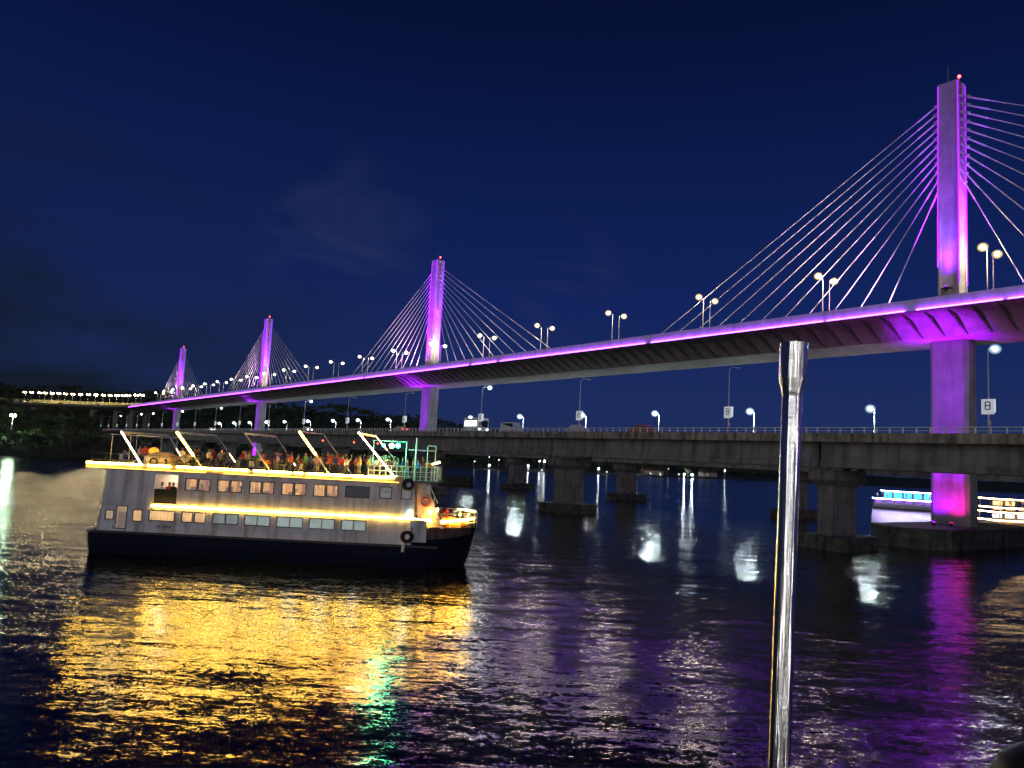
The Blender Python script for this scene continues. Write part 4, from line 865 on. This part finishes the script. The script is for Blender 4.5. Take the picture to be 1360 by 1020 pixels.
# cream wheelhouse box on the top deck with life rings
mb = MB(); mb.box(4.7, 6.6, .35, 2.2, 6.62, 7.45); mb.loft([[(4.6, .25, 7.45), (6.7, .25, 7.45), (6.7, 2.3, 7.45), (4.6, 2.3, 7.45)], [(5.2, 1.0, 7.8), (6.1, 1.0, 7.8), (6.1, 1.6, 7.8), (5.2, 1.6, 7.8)]]); cb = mb.build('deck_locker', mat('locker cream', (.78, .62, .40), .6, noise=.2), boat)
for u in (5.45, 6.35): mb = MB(); mb.torus((u, .27, 7.05), .27 if u < 6 else .2, .06, axis=(0, 1, 0) if u < 6 else (.8, .6, 0)); mb.build('life_ring', rubber, cb)
mb = MB(); mb.torus((7.6, -.2, 7.0), .26, .07); mb.build('tyre_fender', rubber, boat)
mb = MB(); mb.ball((4.9, 1.4, 7.85), .38, 0, 12, 8, (1, 1, .8)); mb.tube((4.9, 1.4, 7.4), (4.9, 1.4, 7.6), .1, .1, 8); tag(mb.build('float_buoy', emit('glowing orange float', (1, .42, .03), 1.1), None, BO, BH), 'glowing orange float buoy resting on the cream locker on the top deck', 'buoy')
# stage lights
for u, y, z, nm, col, e_, P in ((22.7, 1.5, 9.25, 'small cyan stage lamp above the dancers', (.05, 1, .65), 18, 60), (23.35, 1.3, 9.25, 'white-green stage lamp, middle of the three above the dancers', (.55, 1, .55), 45, 150), (23.85, 1.3, 9.3, 'bright green stage lamp, rightmost of the three above the dancers', (.02, 1, .45), 45, 260)):
    r = thing('stage_light', nm, 'stage light', BW(u, y, z), BH, 'stage lights on the top deck')
    mb = MB(); mb.tube((0, 0, 0), (0, .3, .1), .16, .12, 10); mb.tube((0, .15, .05), (0, .15, .5), .02, .02, 5); mb.build('housing', dark_m, r)
    mb = MB(); mb.ball((0, -.04, -.02), .13 if 'small' in nm else .19, 0, 10, 6); mb.build('lens', emit('lens ' + nm[:8], col, e_), r)
    l = bpy.data.lights.new('stage_lamp', 'POINT'); l.energy = P; l.color = col; l.shadow_soft_size = .2; o = bpy.data.objects.new('stage_lamp', l); C.objects.link(o); o.parent = r; o.location = (0, -.4, -.25)
mb = MB(); mb.tube((21.8, 1.5, 9.6), (24.6, 1.5, 9.6), .035, .035, 6); mb.tube((21.9, 1.5, 6.6), (21.9, 1.5, 9.6), .035, .035, 6); mb.tube((24.5, 1.5, 6.6), (24.5, 1.5, 9.6), .035, .035, 6); mb.build('stage_truss', steel, boat)
for u, P, col in ((19.6, 70, (1, .06, .05)), (21.6, 150, (1, .12, .08)), (17.0, 30, (1, .2, .1))):
    r = thing('stage_light', f'small red stage lamp over the {"right end" if u > 21 else "middle" if u > 18 else "left end"} of the dance crowd', 'stage light', BW(u, 5.5, 9.4), BH, 'stage lights on the top deck')
    mb = MB(); mb.tube((0, 0, 0), (0, .2, .1), .09, .07, 8); mb.tube((0, .15, .05), (0, .15, -2.8), .02, .02, 5); mb.build('housing', dark_m, r)
    mb = MB(); mb.ball((0, -.03, 0), .07, 0, 8, 5); mb.build('lens', emit('red stage lens', (1, .05, .03), 12), r)
    l = bpy.data.lights.new('stage_lamp', 'POINT'); l.energy = P; l.color = col; l.shadow_soft_size = .2; o = bpy.data.objects.new('stage_lamp', l); C.objects.link(o); o.parent = r; o.location = (0, -2.5, -.3)
# crowd on the top deck
bays = [(1.3, 4.4, 'at the stern end', 5, 'aft of the locker'), (6.9, 9.8, 'behind the first gold light tube', 13, ''), (9.8, 13.0, 'left of the middle frame', 13, ''), (13.0, 16.8, 'right of the middle awning frame', 15, ''), (16.8, 19.3, 'left of the red-lit dancers', 14, ''), (19.3, 21.8, 'in the red light', 16, ''), (21.8, 24.2, 'under the green stage lamps', 16, ''), (24.3, 26.4, 'at the front railing', 5, '')]
cols = list(SHIRT); posw = {'stand': 'standing', 'dance': 'with both arms raised', 'dance2': 'dancing with one arm up', 'lean': 'leaning with bent arms', 'walk': 'stepping', 'sit': 'seated'}
chair_p = None
def chair(loc, rz, label):
    global chair_p
    if chair_p is None:
        r = thing('plastic_chair', label, 'chair', loc, rz, 'plastic chairs on the top deck'); pm = mat('chair plastic', (.6, .58, .55), .5)
        mb = MB(); mb.box(-.21, .23, -.21, .21, .40, .44); mb.build('seat', pm, r)
        mb = MB(); mb.add([(-.22, -.2, .44), (-.22, .2, .44), (-.30, .2, .85), (-.30, -.2, .85), (-.19, -.2, .44), (-.19, .2, .44), (-.27, .2, .85), (-.27, -.2, .85)], [(0, 1, 2, 3), (7, 6, 5, 4), (0, 4, 5, 1), (1, 5, 6, 2), (2, 6, 7, 3), (3, 7, 4, 0)]); mb.build('backrest', pm, r)
        for a in (-.18, .2):
            for b_ in (-.18, .18): mb = MB(); mb.tube((a, b_, 0), (a * .95, b_ * .95, .41), .02, .025, 6); mb.build('leg', pm, r)
        chair_p = r; return r
    return dup(chair_p, loc, rz, label)
used_lab = set()
for u0, u1, where, n_, _ in bays:
    combos = [(p, c) for p in posw for c in cols]; random.shuffle(combos)
    lively = 'dance' if u0 > 15 else ''
    k = 0
    for p, c in combos:
        if k >= n_: break
        if lively and p == 'sit': continue
        if not lively and p.startswith('dance') : continue
        if 'red light' in where and c in ('blue', 'green', 'black'): continue
        if c in ('green', 'yellow') and k % 5: continue
        u = u0 + (u1 - u0) * (k + .5) / n_ + random.uniform(-.12, .12); y = random.choice((.7, 1.4, 2.4, 3.6)) + random.uniform(-.2, .2)
        if 'front' in where: y = 2.9 + .8 * (k % 2)
        if 4.5 < u < 6.9 and y < 2.6: y = 3.4
        rz = BH + random.choice((-math.pi / 2, math.pi / 2, 0, math.pi)) + random.uniform(-.6, .6)
        lab = f'passenger in {c} top {posw[p]} {where}'
        person(p, c, BW(u, y, 6.63), rz, lab, 'passengers on the open top deck', random.uniform(.92, 1.04))
        if p == 'sit': chair(BW(u, y, 6.63), rz, f'plastic chair under the seated passenger in {c} top {where}')
        k += 1
# lower and saloon passengers
for i, (u, c, p) in enumerate([(9.0, 'white', 'sit'), (10.2, 'red', 'stand'), (11.7, 'grey', 'sit'), (13.6, 'orange', 'sit'), (14.6, 'white', 'stand'), (16.0, 'yellow', 'sit'), (17.0, 'maroon', 'sit'), (18.5, 'white', 'sit'), (19.3, 'red', 'stand')]):
    person(p, c, BW(u, 1.0 + .5 * (i % 3), 3.81 + (.35 if p == 'sit' else 0)), BH + (-1.3 if i % 2 else 1.4), f'{posw[p]} passenger in {c} top behind upper saloon window {ORD[1 + int((u - 8) / 2.425)]} from left', 'passengers in the saloon')
for i, (u, c) in enumerate([(6.1, 'white'), (6.55, 'red'), (6.95, 'black'), (7.3, 'pink')]):
    person('stand', c, BW(u, .7 + .25 * (i % 2), 3.81), BH - 1.5, f'passenger in {c} top leaning over the net in the stern side opening', 'passengers in the stern opening')
for i, (u, c, p, wh) in enumerate([(27.4, 'maroon', 'stand', 'foot of the pink stair'), (27.9, 'red', 'lean', 'left edge of the orange cloth'), (28.4, 'grey', 'lean', 'middle of the orange cloth'), (28.9, 'white', 'stand', 'bow rail'), (29.2, 'black', 'stand', 'tip of the bow')]):
    person(p, c, BW(u, 2.6 + .4 * i * .6, 3.02), BH + .4 * i - 1, f'passenger in {c} top on the foredeck by the {wh}', 'passengers on the foredeck', .95)
# table with a pale top
mb = MB(); mb.tube((15.1, 1.3, 7.28), (15.1, 1.3, 7.32), .5, .5, 14); mb.tube((15.1, 1.3, 6.62), (15.1, 1.3, 7.28), .05, .05, 6); mb.tube((15.1, 1.3, 6.62), (15.1, 1.3, 6.66), .25, .25, 10)
tag(mb.build('round_table', mat('table top pale', (.75, .78, .45), .5), None, BO, BH), 'small round pale table among passengers right of the middle awning frame', 'table')

# ================================================================== far pleasure boats
def far_boat(label, loc, rz, L, levels, strip, wallc, inner, hz=1.9):
    r = thing('pleasure_boat', label, 'boat', loc, rz); Wd = 6.0
    def hs(u, hw_, top, rk=0): return [(u, -hw_ * .6 + 3, -.6), (u + rk * .4, -hw_ + 3, .4), (u + rk, -hw_ + 3, top), (u + rk, hw_ + 3, top), (u + rk * .4, hw_ + 3, .4), (u, hw_ * .6 + 3, -.6)]
    mb = MB(); mb.loft([hs(0, 2.7, 1.3), hs(1, 3, 1.25), hs(L * .75, 3, 1.3), hs(L * .9, 2.2, 1.5, .5), hs(L * .97, .3, 1.8, 1.2)]); mb.build('hull', wallc, r)
    for i, (u0, u1, z0, z1, solid) in enumerate(levels):
        mb = MB(); mb.box(u0, u1, -.05, 6.05, z1 - .18, z1); 
        if solid: mb.box(u0 + .5, u1 - .5, 2.6, 2.7, z0, z1 - .18)
        n_ = max(3, int((u1 - u0) / 3))
        for q in range(n_ + 1):
            x = u0 + .2 + (u1 - u0 - .5) * q / n_; mb.box(x, x + .12, 0, .12, z0, z1 - .18); mb.box(x, x + .12, 5.9, 6.0, z0, z1 - .18)
        d_ = mb.build('deck_level', wallc, r)
        mb = MB(); mb.box(u0, u1, -.13, -.055, z1 - .2, z1 - .02); mb.box(u0 - .05, u0, -.1, 6, z1 - .2, z1 - .02); mb.build('led_strip', strip, d_)
        mb = MB(); q = u0 + .6
        while q < u1 - 2: mb.box(q, q + 1.9, 2.5, 2.59, z0 + .3, z1 - .5); q += 2.6
        mb.build('interior_panel', inner[i % len(inner)], d_)
    return r
blue_s = emit('led strip blue white', (.62, .50, 1), 60); cyan_e = emit('cyan interior', (.05, .6, .9), 2.2); vio_e = emit('violet interior', (.30, .12, .6), .7); warm_e = emit('warm interior', (1, .65, .3), 1.6); gold_far = emit('led strip gold far', (1, .62, .22), 34)
grey_hull = mat('boat grey paint', (.35, .33, .38), .5, noise=.4, nscale=1); brn_hull = mat('boat brown white paint', (.40, .34, .30), .5, noise=.4, nscale=1)
far_boat('blue and white lit party boat passing behind the purple pier', (107.6, 222, 0), R(-22), 24, [(0, 23, 1.3, 2.9, True), (2.3, 22, 2.9, 5.2, True)], blue_s, grey_hull, [vio_e, cyan_e])
far_boat('golden lit three-level party boat emerging right of the purple pier', (97.2, 150, 0), R(3), 30, [(0, 29, 1.0, 1.7, True), (.2, 26, 1.7, 3.3, True), (.4, 8.3, 3.3, 4.2, False), (.3, 7.6, 4.2, 5.9, False)], gold_far, brn_hull, [warm_e, emit('pale interior', (.8, .9, 1), 1.2), warm_e])
for i, (u, c) in enumerate([(2.2, 'red'), (3.5, 'white'), (4.8, 'green'), (6.4, 'pink')]):
    a = R(3); person('stand', c, (97.2 + u * math.cos(a) - 1.2 * math.sin(a), 150 + u * math.sin(a) + 1.2, 4.2), -1.5, f'tiny passenger in {c} top on the golden boat upper deck', 'passengers on the golden boat')
for i, (u, c) in enumerate([(1.0, 'white'), (3.6, 'orange'), (8.6, 'blue'), (14.5, 'pink')]):
    a = R(-22); person('stand', c, (107.6 + u * math.cos(a) + 1.2 * math.sin(-a), 222 + u * math.sin(a) + 1.2, 2.9), -1.5, f'tiny passenger in {c} top on the blue and white lit boat', 'passengers on the blue boat')

# ================================================================== shore: lamps, houses, trees
def ray(px, py):
    d_ = _F + _R2 * ((px - 680) / 999.3) - _U2 * ((py - 510) / 999.3); return d_
def at_Y(px, py, Y): d_ = ray(px, py); return Vector((d_.x * Y / d_.y, Y, CAM_H + d_.z * Y / d_.y))
mk_s = lambda lens, rr: (lambda lab, g: pole_lamp(lab, g, 6.0, .6, lens, r=.10, lens_r=rr))
shore_l = [(629.4, 612.7, 560, 0, 'faint lamp low on the shore beside the boat bow'), (649, 606.8, 600, 0, 'small upper lamp left of the near pier'), (649, 617.9, 545, 1, 'small lower lamp left of the near pier'), (662, 610.6, 590, 0, 'faint lamp on the bank in line with a dark pier'),
           (702.4, 618.4, 555, 1, 'bright single lamp left of the stacked pair on the far bank'), (716.6, 611.9, 590, 1, 'left lamp of the upper pair on the far bank'), (722.8, 612.2, 590, 1, 'right lamp of the upper pair on the far bank'), (719, 624.2, 548, 0, 'lamp at the water edge under the upper pair'),
           (795, 622.4, 600, 1, 'lamp just right of the central pier on the far bank'), (805, 626.4, 590, 0, 'dim lamp between the two central piers'), (837, 627.7, 640, 2, 'left one of the two brightest far bank lamps'), (845.4, 624.8, 640, 2, 'right one of the two brightest far bank lamps'),
           (864, 628.5, 660, 0, 'faint lamp right of the brightest pair'), (877.8, 630.6, 680, 0, 'faint lower lamp on the bank halfway along'), (886.8, 622.6, 720, 0, 'faint raised lamp halfway along the bank'), (901, 629.6, 700, 0, 'tiny lamp left of the right-hand pair'),
           (909.3, 629.8, 710, 2, 'left lamp of the right-hand pair on the far bank'), (918.3, 630.4, 710, 2, 'right lamp of the right-hand pair on the far bank'), (961.8, 625.2, 760, 1, 'solitary far bank lamp left of the chrome pole')]
for px, py, Y, lv, nm in shore_l:
    p = at_Y(px, py, Y); gz = p.z - 6.0
    place('s%d' % lv, mk_s((lamp_dim, lamp_far, lamp_cool)[lv], (.30, .42, .60)[lv]), (p.x, p.y, gz), R(180 + 40 * math.sin(px)), nm, 'lamps along the far shore')
p = at_Y(17.5, 552, 318)
mk_l = lambda lab, g: pole_lamp(lab, g, 6.2, .7, lamp_far, white_p, lens_r=.55, twin=True)
lr = mk_l('bright twin lamp shining on green foliage at the left edge', 'lamps along the far shore'); lr.location = (p.x, p.y, p.z - 6.0)
for g in (-1, 1):
    l = bpy.data.lights.new('lamp_light', 'POINT'); l.energy = 2600; l.color = (.55, 1, .45); l.shadow_soft_size = .5; o = bpy.data.objects.new('lamp_light', l); C.objects.link(o); o.parent = lr; o.location = (0, g * 1.1, 5.3)
hs_m = [mat('house wall cream', (.5, .45, .36), .8, noise=.3), mat('roof tiles', (.20, .08, .05), .8, noise=.4, nscale=2)]
for i, (px, Y, wd, lab) in enumerate(((690, 562, 14, 'low tiled house on the far bank behind the single bright lamp'), (757, 600, 12, 'small dim house on the far bank hidden by the central pier edge'), (868, 690, 16, 'low waterfront house right of the brightest far lamps'), (940, 735, 18, 'long shed on the far bank left of the chrome pole'))):
    p = at_Y(px, 630, Y); gz = ground_h(p.x, p.y) - .3; r = thing('house', lab, 'house', (p.x, p.y, gz), .2 * i, 'houses on the far shore')
    mb = MB(); mb.box(-wd / 2, wd / 2, -4, 4, 0, 4); mb.build('wall', hs_m[0], r)
    mb = MB(); mb.loft([[(x, -4.6, 3.9), (x, 0, 6.4), (x, 4.6, 3.9)] for x in (-wd / 2 - .5, wd / 2 + .5)]); mb.build('roof', hs_m[1], r)
    for q in (-1, 0, 1):
        mb = MB(); mb.box(q * wd * .28 - .7, q * wd * .28 + .7, -4.06, -4.003, 1.2, 2.6); mb.build('window', emit('house window', (1, .8, .5), .5) if q == i % 3 - 1 else glass_m, r)
rt = random.Random(11); cnt = 0
TK = ['broad dark tree', 'round bushy tree', 'tall loose tree', 'coconut palm']
def lab_tree(k, where, i): return f'{TK[k]}, {ORD[i]} from the left {where}'
# hill at left edge
spots = []
for i in range(18):
    bx = -.735 + .0105 * i; Y = 395 + rt.uniform(-20, 25); spots.append((bx * Y, Y))
for i, (x, y) in enumerate(sorted(spots, key=lambda s: s[0] / s[1])): plant(i % 3, x, y, lab_tree(i % 3, 'along the hill crest at the left edge', i + 1), 'trees on the left hill crest', rt.uniform(.75, 1.1))
spots = []
for i in range(19):
    bx = -.73 + .0100 * i; Y = 352 + rt.uniform(-12, 14); spots.append((bx * Y, Y))
for i, (x, y) in enumerate(spots): plant((i + 1) % 3, x, y, lab_tree((i + 1) % 3, 'in the middle row of the left bank', i + 1), 'trees in the middle of the left bank', rt.uniform(.8, 1.1))
spots = []
for i in range(19):
    bx = -.735 + .0105 * i; Y = 300 + rt.uniform(-3, 8)
    spots.append((bx * Y, max(Y, shore(bx * Y) + 4)))
for i, (x, y) in enumerate(spots): plant((i + 2) % 3, x, y, lab_tree((i + 2) % 3, 'in the waterside row of the left bank', i + 1), 'waterside trees of the left bank', rt.uniform(.55, .85))
for i in range(18):
    x = -262 + i * 8.5 + rt.uniform(-2, 2); y = 500 + rt.uniform(-25, 40); y = max(y, shore(x) + 6)
    plant(i % 3, x, y, lab_tree(i % 3, 'below the distant viaduct', i + 1), 'trees below the distant viaduct', rt.uniform(.8, 1.3))
for i in range(16):
    x = -120 + i * 24 + rt.uniform(-6, 6); y = shore(x) + rt.uniform(16, 34); k = 3 if i % 4 == 2 else i % 3
    plant(k, x, y, lab_tree(k, 'along the far shore', i + 1), 'trees along the far shore', rt.uniform(.7, 1.15))
# wood that covers the far hills: reads as one mass
rh = random.Random(5); mb = MB()
for _ in range(2600):
    x = rh.uniform(-760, 320); y = rh.uniform(760, 1050); z = ground_h(x, y); r_ = rh.uniform(4, 8)
    if z < 3: continue
    for q in range(7):
        v = Vector((rh.gauss(0, 1), rh.gauss(0, 1), abs(rh.gauss(0, 1)))).normalized() * r_ * rh.uniform(.6, 1); p_ = Vector((x, y, z + 3)) + v; s_ = rh.uniform(1.2, 2.6); qd = Vector((rh.gauss(0, .6), -1, rh.gauss(.4, .6))).to_track_quat('Z', 'Y')
        mb.add([p_ + qd @ Vector(c) for c in ((-s_, 0, 0), (0, -s_ * .7, 0), (s_, 0, 0), (0, s_ * .8, 0))], [(0, 1, 2, 3)])
o = mb.build('woodland', lm[0]); o['kind'] = 'stuff'; o['label'] = 'dark woodland covering the far hills'
o = MB()
for _ in range(2600):
    x = rh.uniform(-262, -176); y = rh.uniform(300, 350); z = ground_h(x, y)
    if y < shore(x) + 2: continue
    for q in range(3):
        p_ = Vector((x + rh.uniform(-1, 1), y + rh.uniform(-1, 1), z + rh.uniform(.1, 1.3))); s_ = rh.uniform(.25, .6); qd = Vector((rh.gauss(0, .6), -.5, rh.gauss(.6, .6))).to_track_quat('Z', 'Y')
        o.add([p_ + qd @ Vector(c) for c in ((-s_, 0, 0), (0, -s_ * .7, 0), (s_, 0, 0), (0, s_ * .8, 0))], [(0, 1, 2, 3)])
o = o.build('undergrowth', lm[1]); o['kind'] = 'stuff'; o['label'] = 'undergrowth covering the slope of the left bank'

# ================================================================== own vessel: deck edge, chrome pole, seated passenger
own = thing('tour_boat', 'deck edge of the viewer\'s own boat just below the view', 'boat', (0, 0, 0))
mb = MB(); mb.box(-7, 7, -7, 2.0, 6.80, 6.95); mb.build('deck', deck_m, own)
mb = MB(); mb.loft([[(-7, -7, -.5), (7, -7, -.5), (7, 1.4, -.5), (-7, 1.4, -.5)], [(-7, -7, 6.78), (7, -7, 6.78), (7, 1.95, 6.78), (-7, 1.95, 6.78)]]); mb.build('hull', wall_m, own)
mb = MB(); mb.box(-6, 6, -6.9, -4.2, 6.952, 10.2); mb.build('cabin', mat('unseen cabin grey', (.22, .21, .20), .7, noise=.4), own)  # unseen block added behind the camera to grey the pole's reflections
ch = bpy.data.materials.new('polished steel'); ch.use_nodes = True; t = ch.node_tree; b = t.nodes['Principled BSDF']
b.inputs['Metallic'].default_value = 1; b.inputs['Base Color'].default_value = (.80, .80, .80, 1)
b.inputs['Roughness'].default_value = .2
tcn = N(t, 'ShaderNodeTexCoord')
# vertical ripples in the tube wall: the streaks in the reflection follow the tube
mpn = N(t, 'ShaderNodeMapping'); mpn.inputs['Scale'].default_value = (1, 1, .02); t.links.new(tcn.outputs['Object'], mpn.inputs[0])
n1 = N(t, 'ShaderNodeTexNoise'); n1.inputs['Scale'].default_value = 75; n1.inputs['Detail'].default_value = 2; t.links.new(mpn.outputs[0], n1.inputs['Vector'])
bn = N(t, 'ShaderNodeBump'); bn.inputs['Strength'].default_value = .9; bn.inputs['Distance'].default_value = .006; t.links.new(n1.outputs[0], bn.inputs['Height'])
# fine rings from drawing the tube: they smear highlights up and down
mpr = N(t, 'ShaderNodeMapping'); mpr.inputs['Scale'].default_value = (.15, .15, 60); t.links.new(tcn.outputs['Object'], mpr.inputs[0])
n2 = N(t, 'ShaderNodeTexNoise'); n2.inputs['Scale'].default_value = 40; n2.inputs['Detail'].default_value = 1; t.links.new(mpr.outputs[0], n2.inputs['Vector'])
cb_ = N(t, 'ShaderNodeVectorMath', operation='MULTIPLY'); sb = N(t, 'ShaderNodeVectorMath', operation='SUBTRACT'); t.links.new(n2.outputs['Color'], sb.inputs[0]); sb.inputs[1].default_value = (.5, .5, .5)
t.links.new(sb.outputs[0], cb_.inputs[0]); cb_.inputs[1].default_value = (.03, .03, .8)
aa = N(t, 'ShaderNodeVectorMath', operation='ADD'); t.links.new(bn.outputs[0], aa.inputs[0]); t.links.new(cb_.outputs[0], aa.inputs[1])
nn = N(t, 'ShaderNodeVectorMath', operation='NORMALIZE'); t.links.new(aa.outputs[0], nn.inputs[0]); t.links.new(nn.outputs[0], b.inputs['Normal'])
b0 = Vector((.672, 1.9, 6.95)); top_ = Vector((.7145, 1.9, 9.037)); ax = (top_ - b0)
pl = thing('chrome_pole', 'shiny chrome pole with flared open top standing in the right foreground', 'pole', b0)
pl.rotation_euler = ax.to_track_quat('Z', 'Y').to_euler()
Lp = ax.length; r0 = .0250
mb = MB(); mb.lathe([(r0, 0), (r0, Lp - .145), (r0 - .0015, Lp - .140), (r0, Lp - .133)], n=40); mb.lathe([(.055, 0), (.055, .012), (r0 + .004, .02), (r0 + .004, .05), (r0, .055)], n=32); mb.build('tube', ch, pl)
mb = MB(); mb.lathe([(r0, Lp - .1325), (r0 + .001, Lp - .125), (.0335, Lp - .095), (.0345, Lp - .085), (.0345, Lp)], n=40); mb.lathe([(.0345, Lp), (.0325, Lp)], n=40); mb.lathe([(.0325, Lp), (.0325, Lp - .09)], n=40); mb.build('socket', ch, pl)
# lamps of the own boat, whose streaks show in the chrome
for i, (x, y, z, col, e_, lab) in enumerate(((-1.9, -1.6, 8.0, (1, .95, .88), 40, 'white tube lamp on the viewer\'s boat left of the camera, reflected in the chrome pole'), (3.9, -1.0, 8.1, (1, .86, .80), 40, 'pinkish tube lamp on the viewer\'s boat right of the camera, reflected in the chrome pole'), (1.1, -3.6, 8.0, (.95, 1, .95), 30, 'central tube lamp on the cabin front of the viewer\'s boat, reflected in the chrome pole'))):
    r = thing('tube_lamp', lab, 'lamp', (x, y, 6.95)); mb = MB(); mb.tube((0, 0, 0), (0, 0, 5.0), .03, .03, 8); mb.build('post', white_p, r)
    mb = MB(); mb.tube((0, .06, .3), (0, .06, 4.9), .025, .025, 8); mb.build('tube', emit('tube lamp %d' % i, col, e_), r)
pp = at_Y(1394, 1052, 1.35)
person('sit', 'black', (pp.x, pp.y, 6.95), 1.7, 'dark-haired seated person whose head shows at the bottom right corner', None, .97)
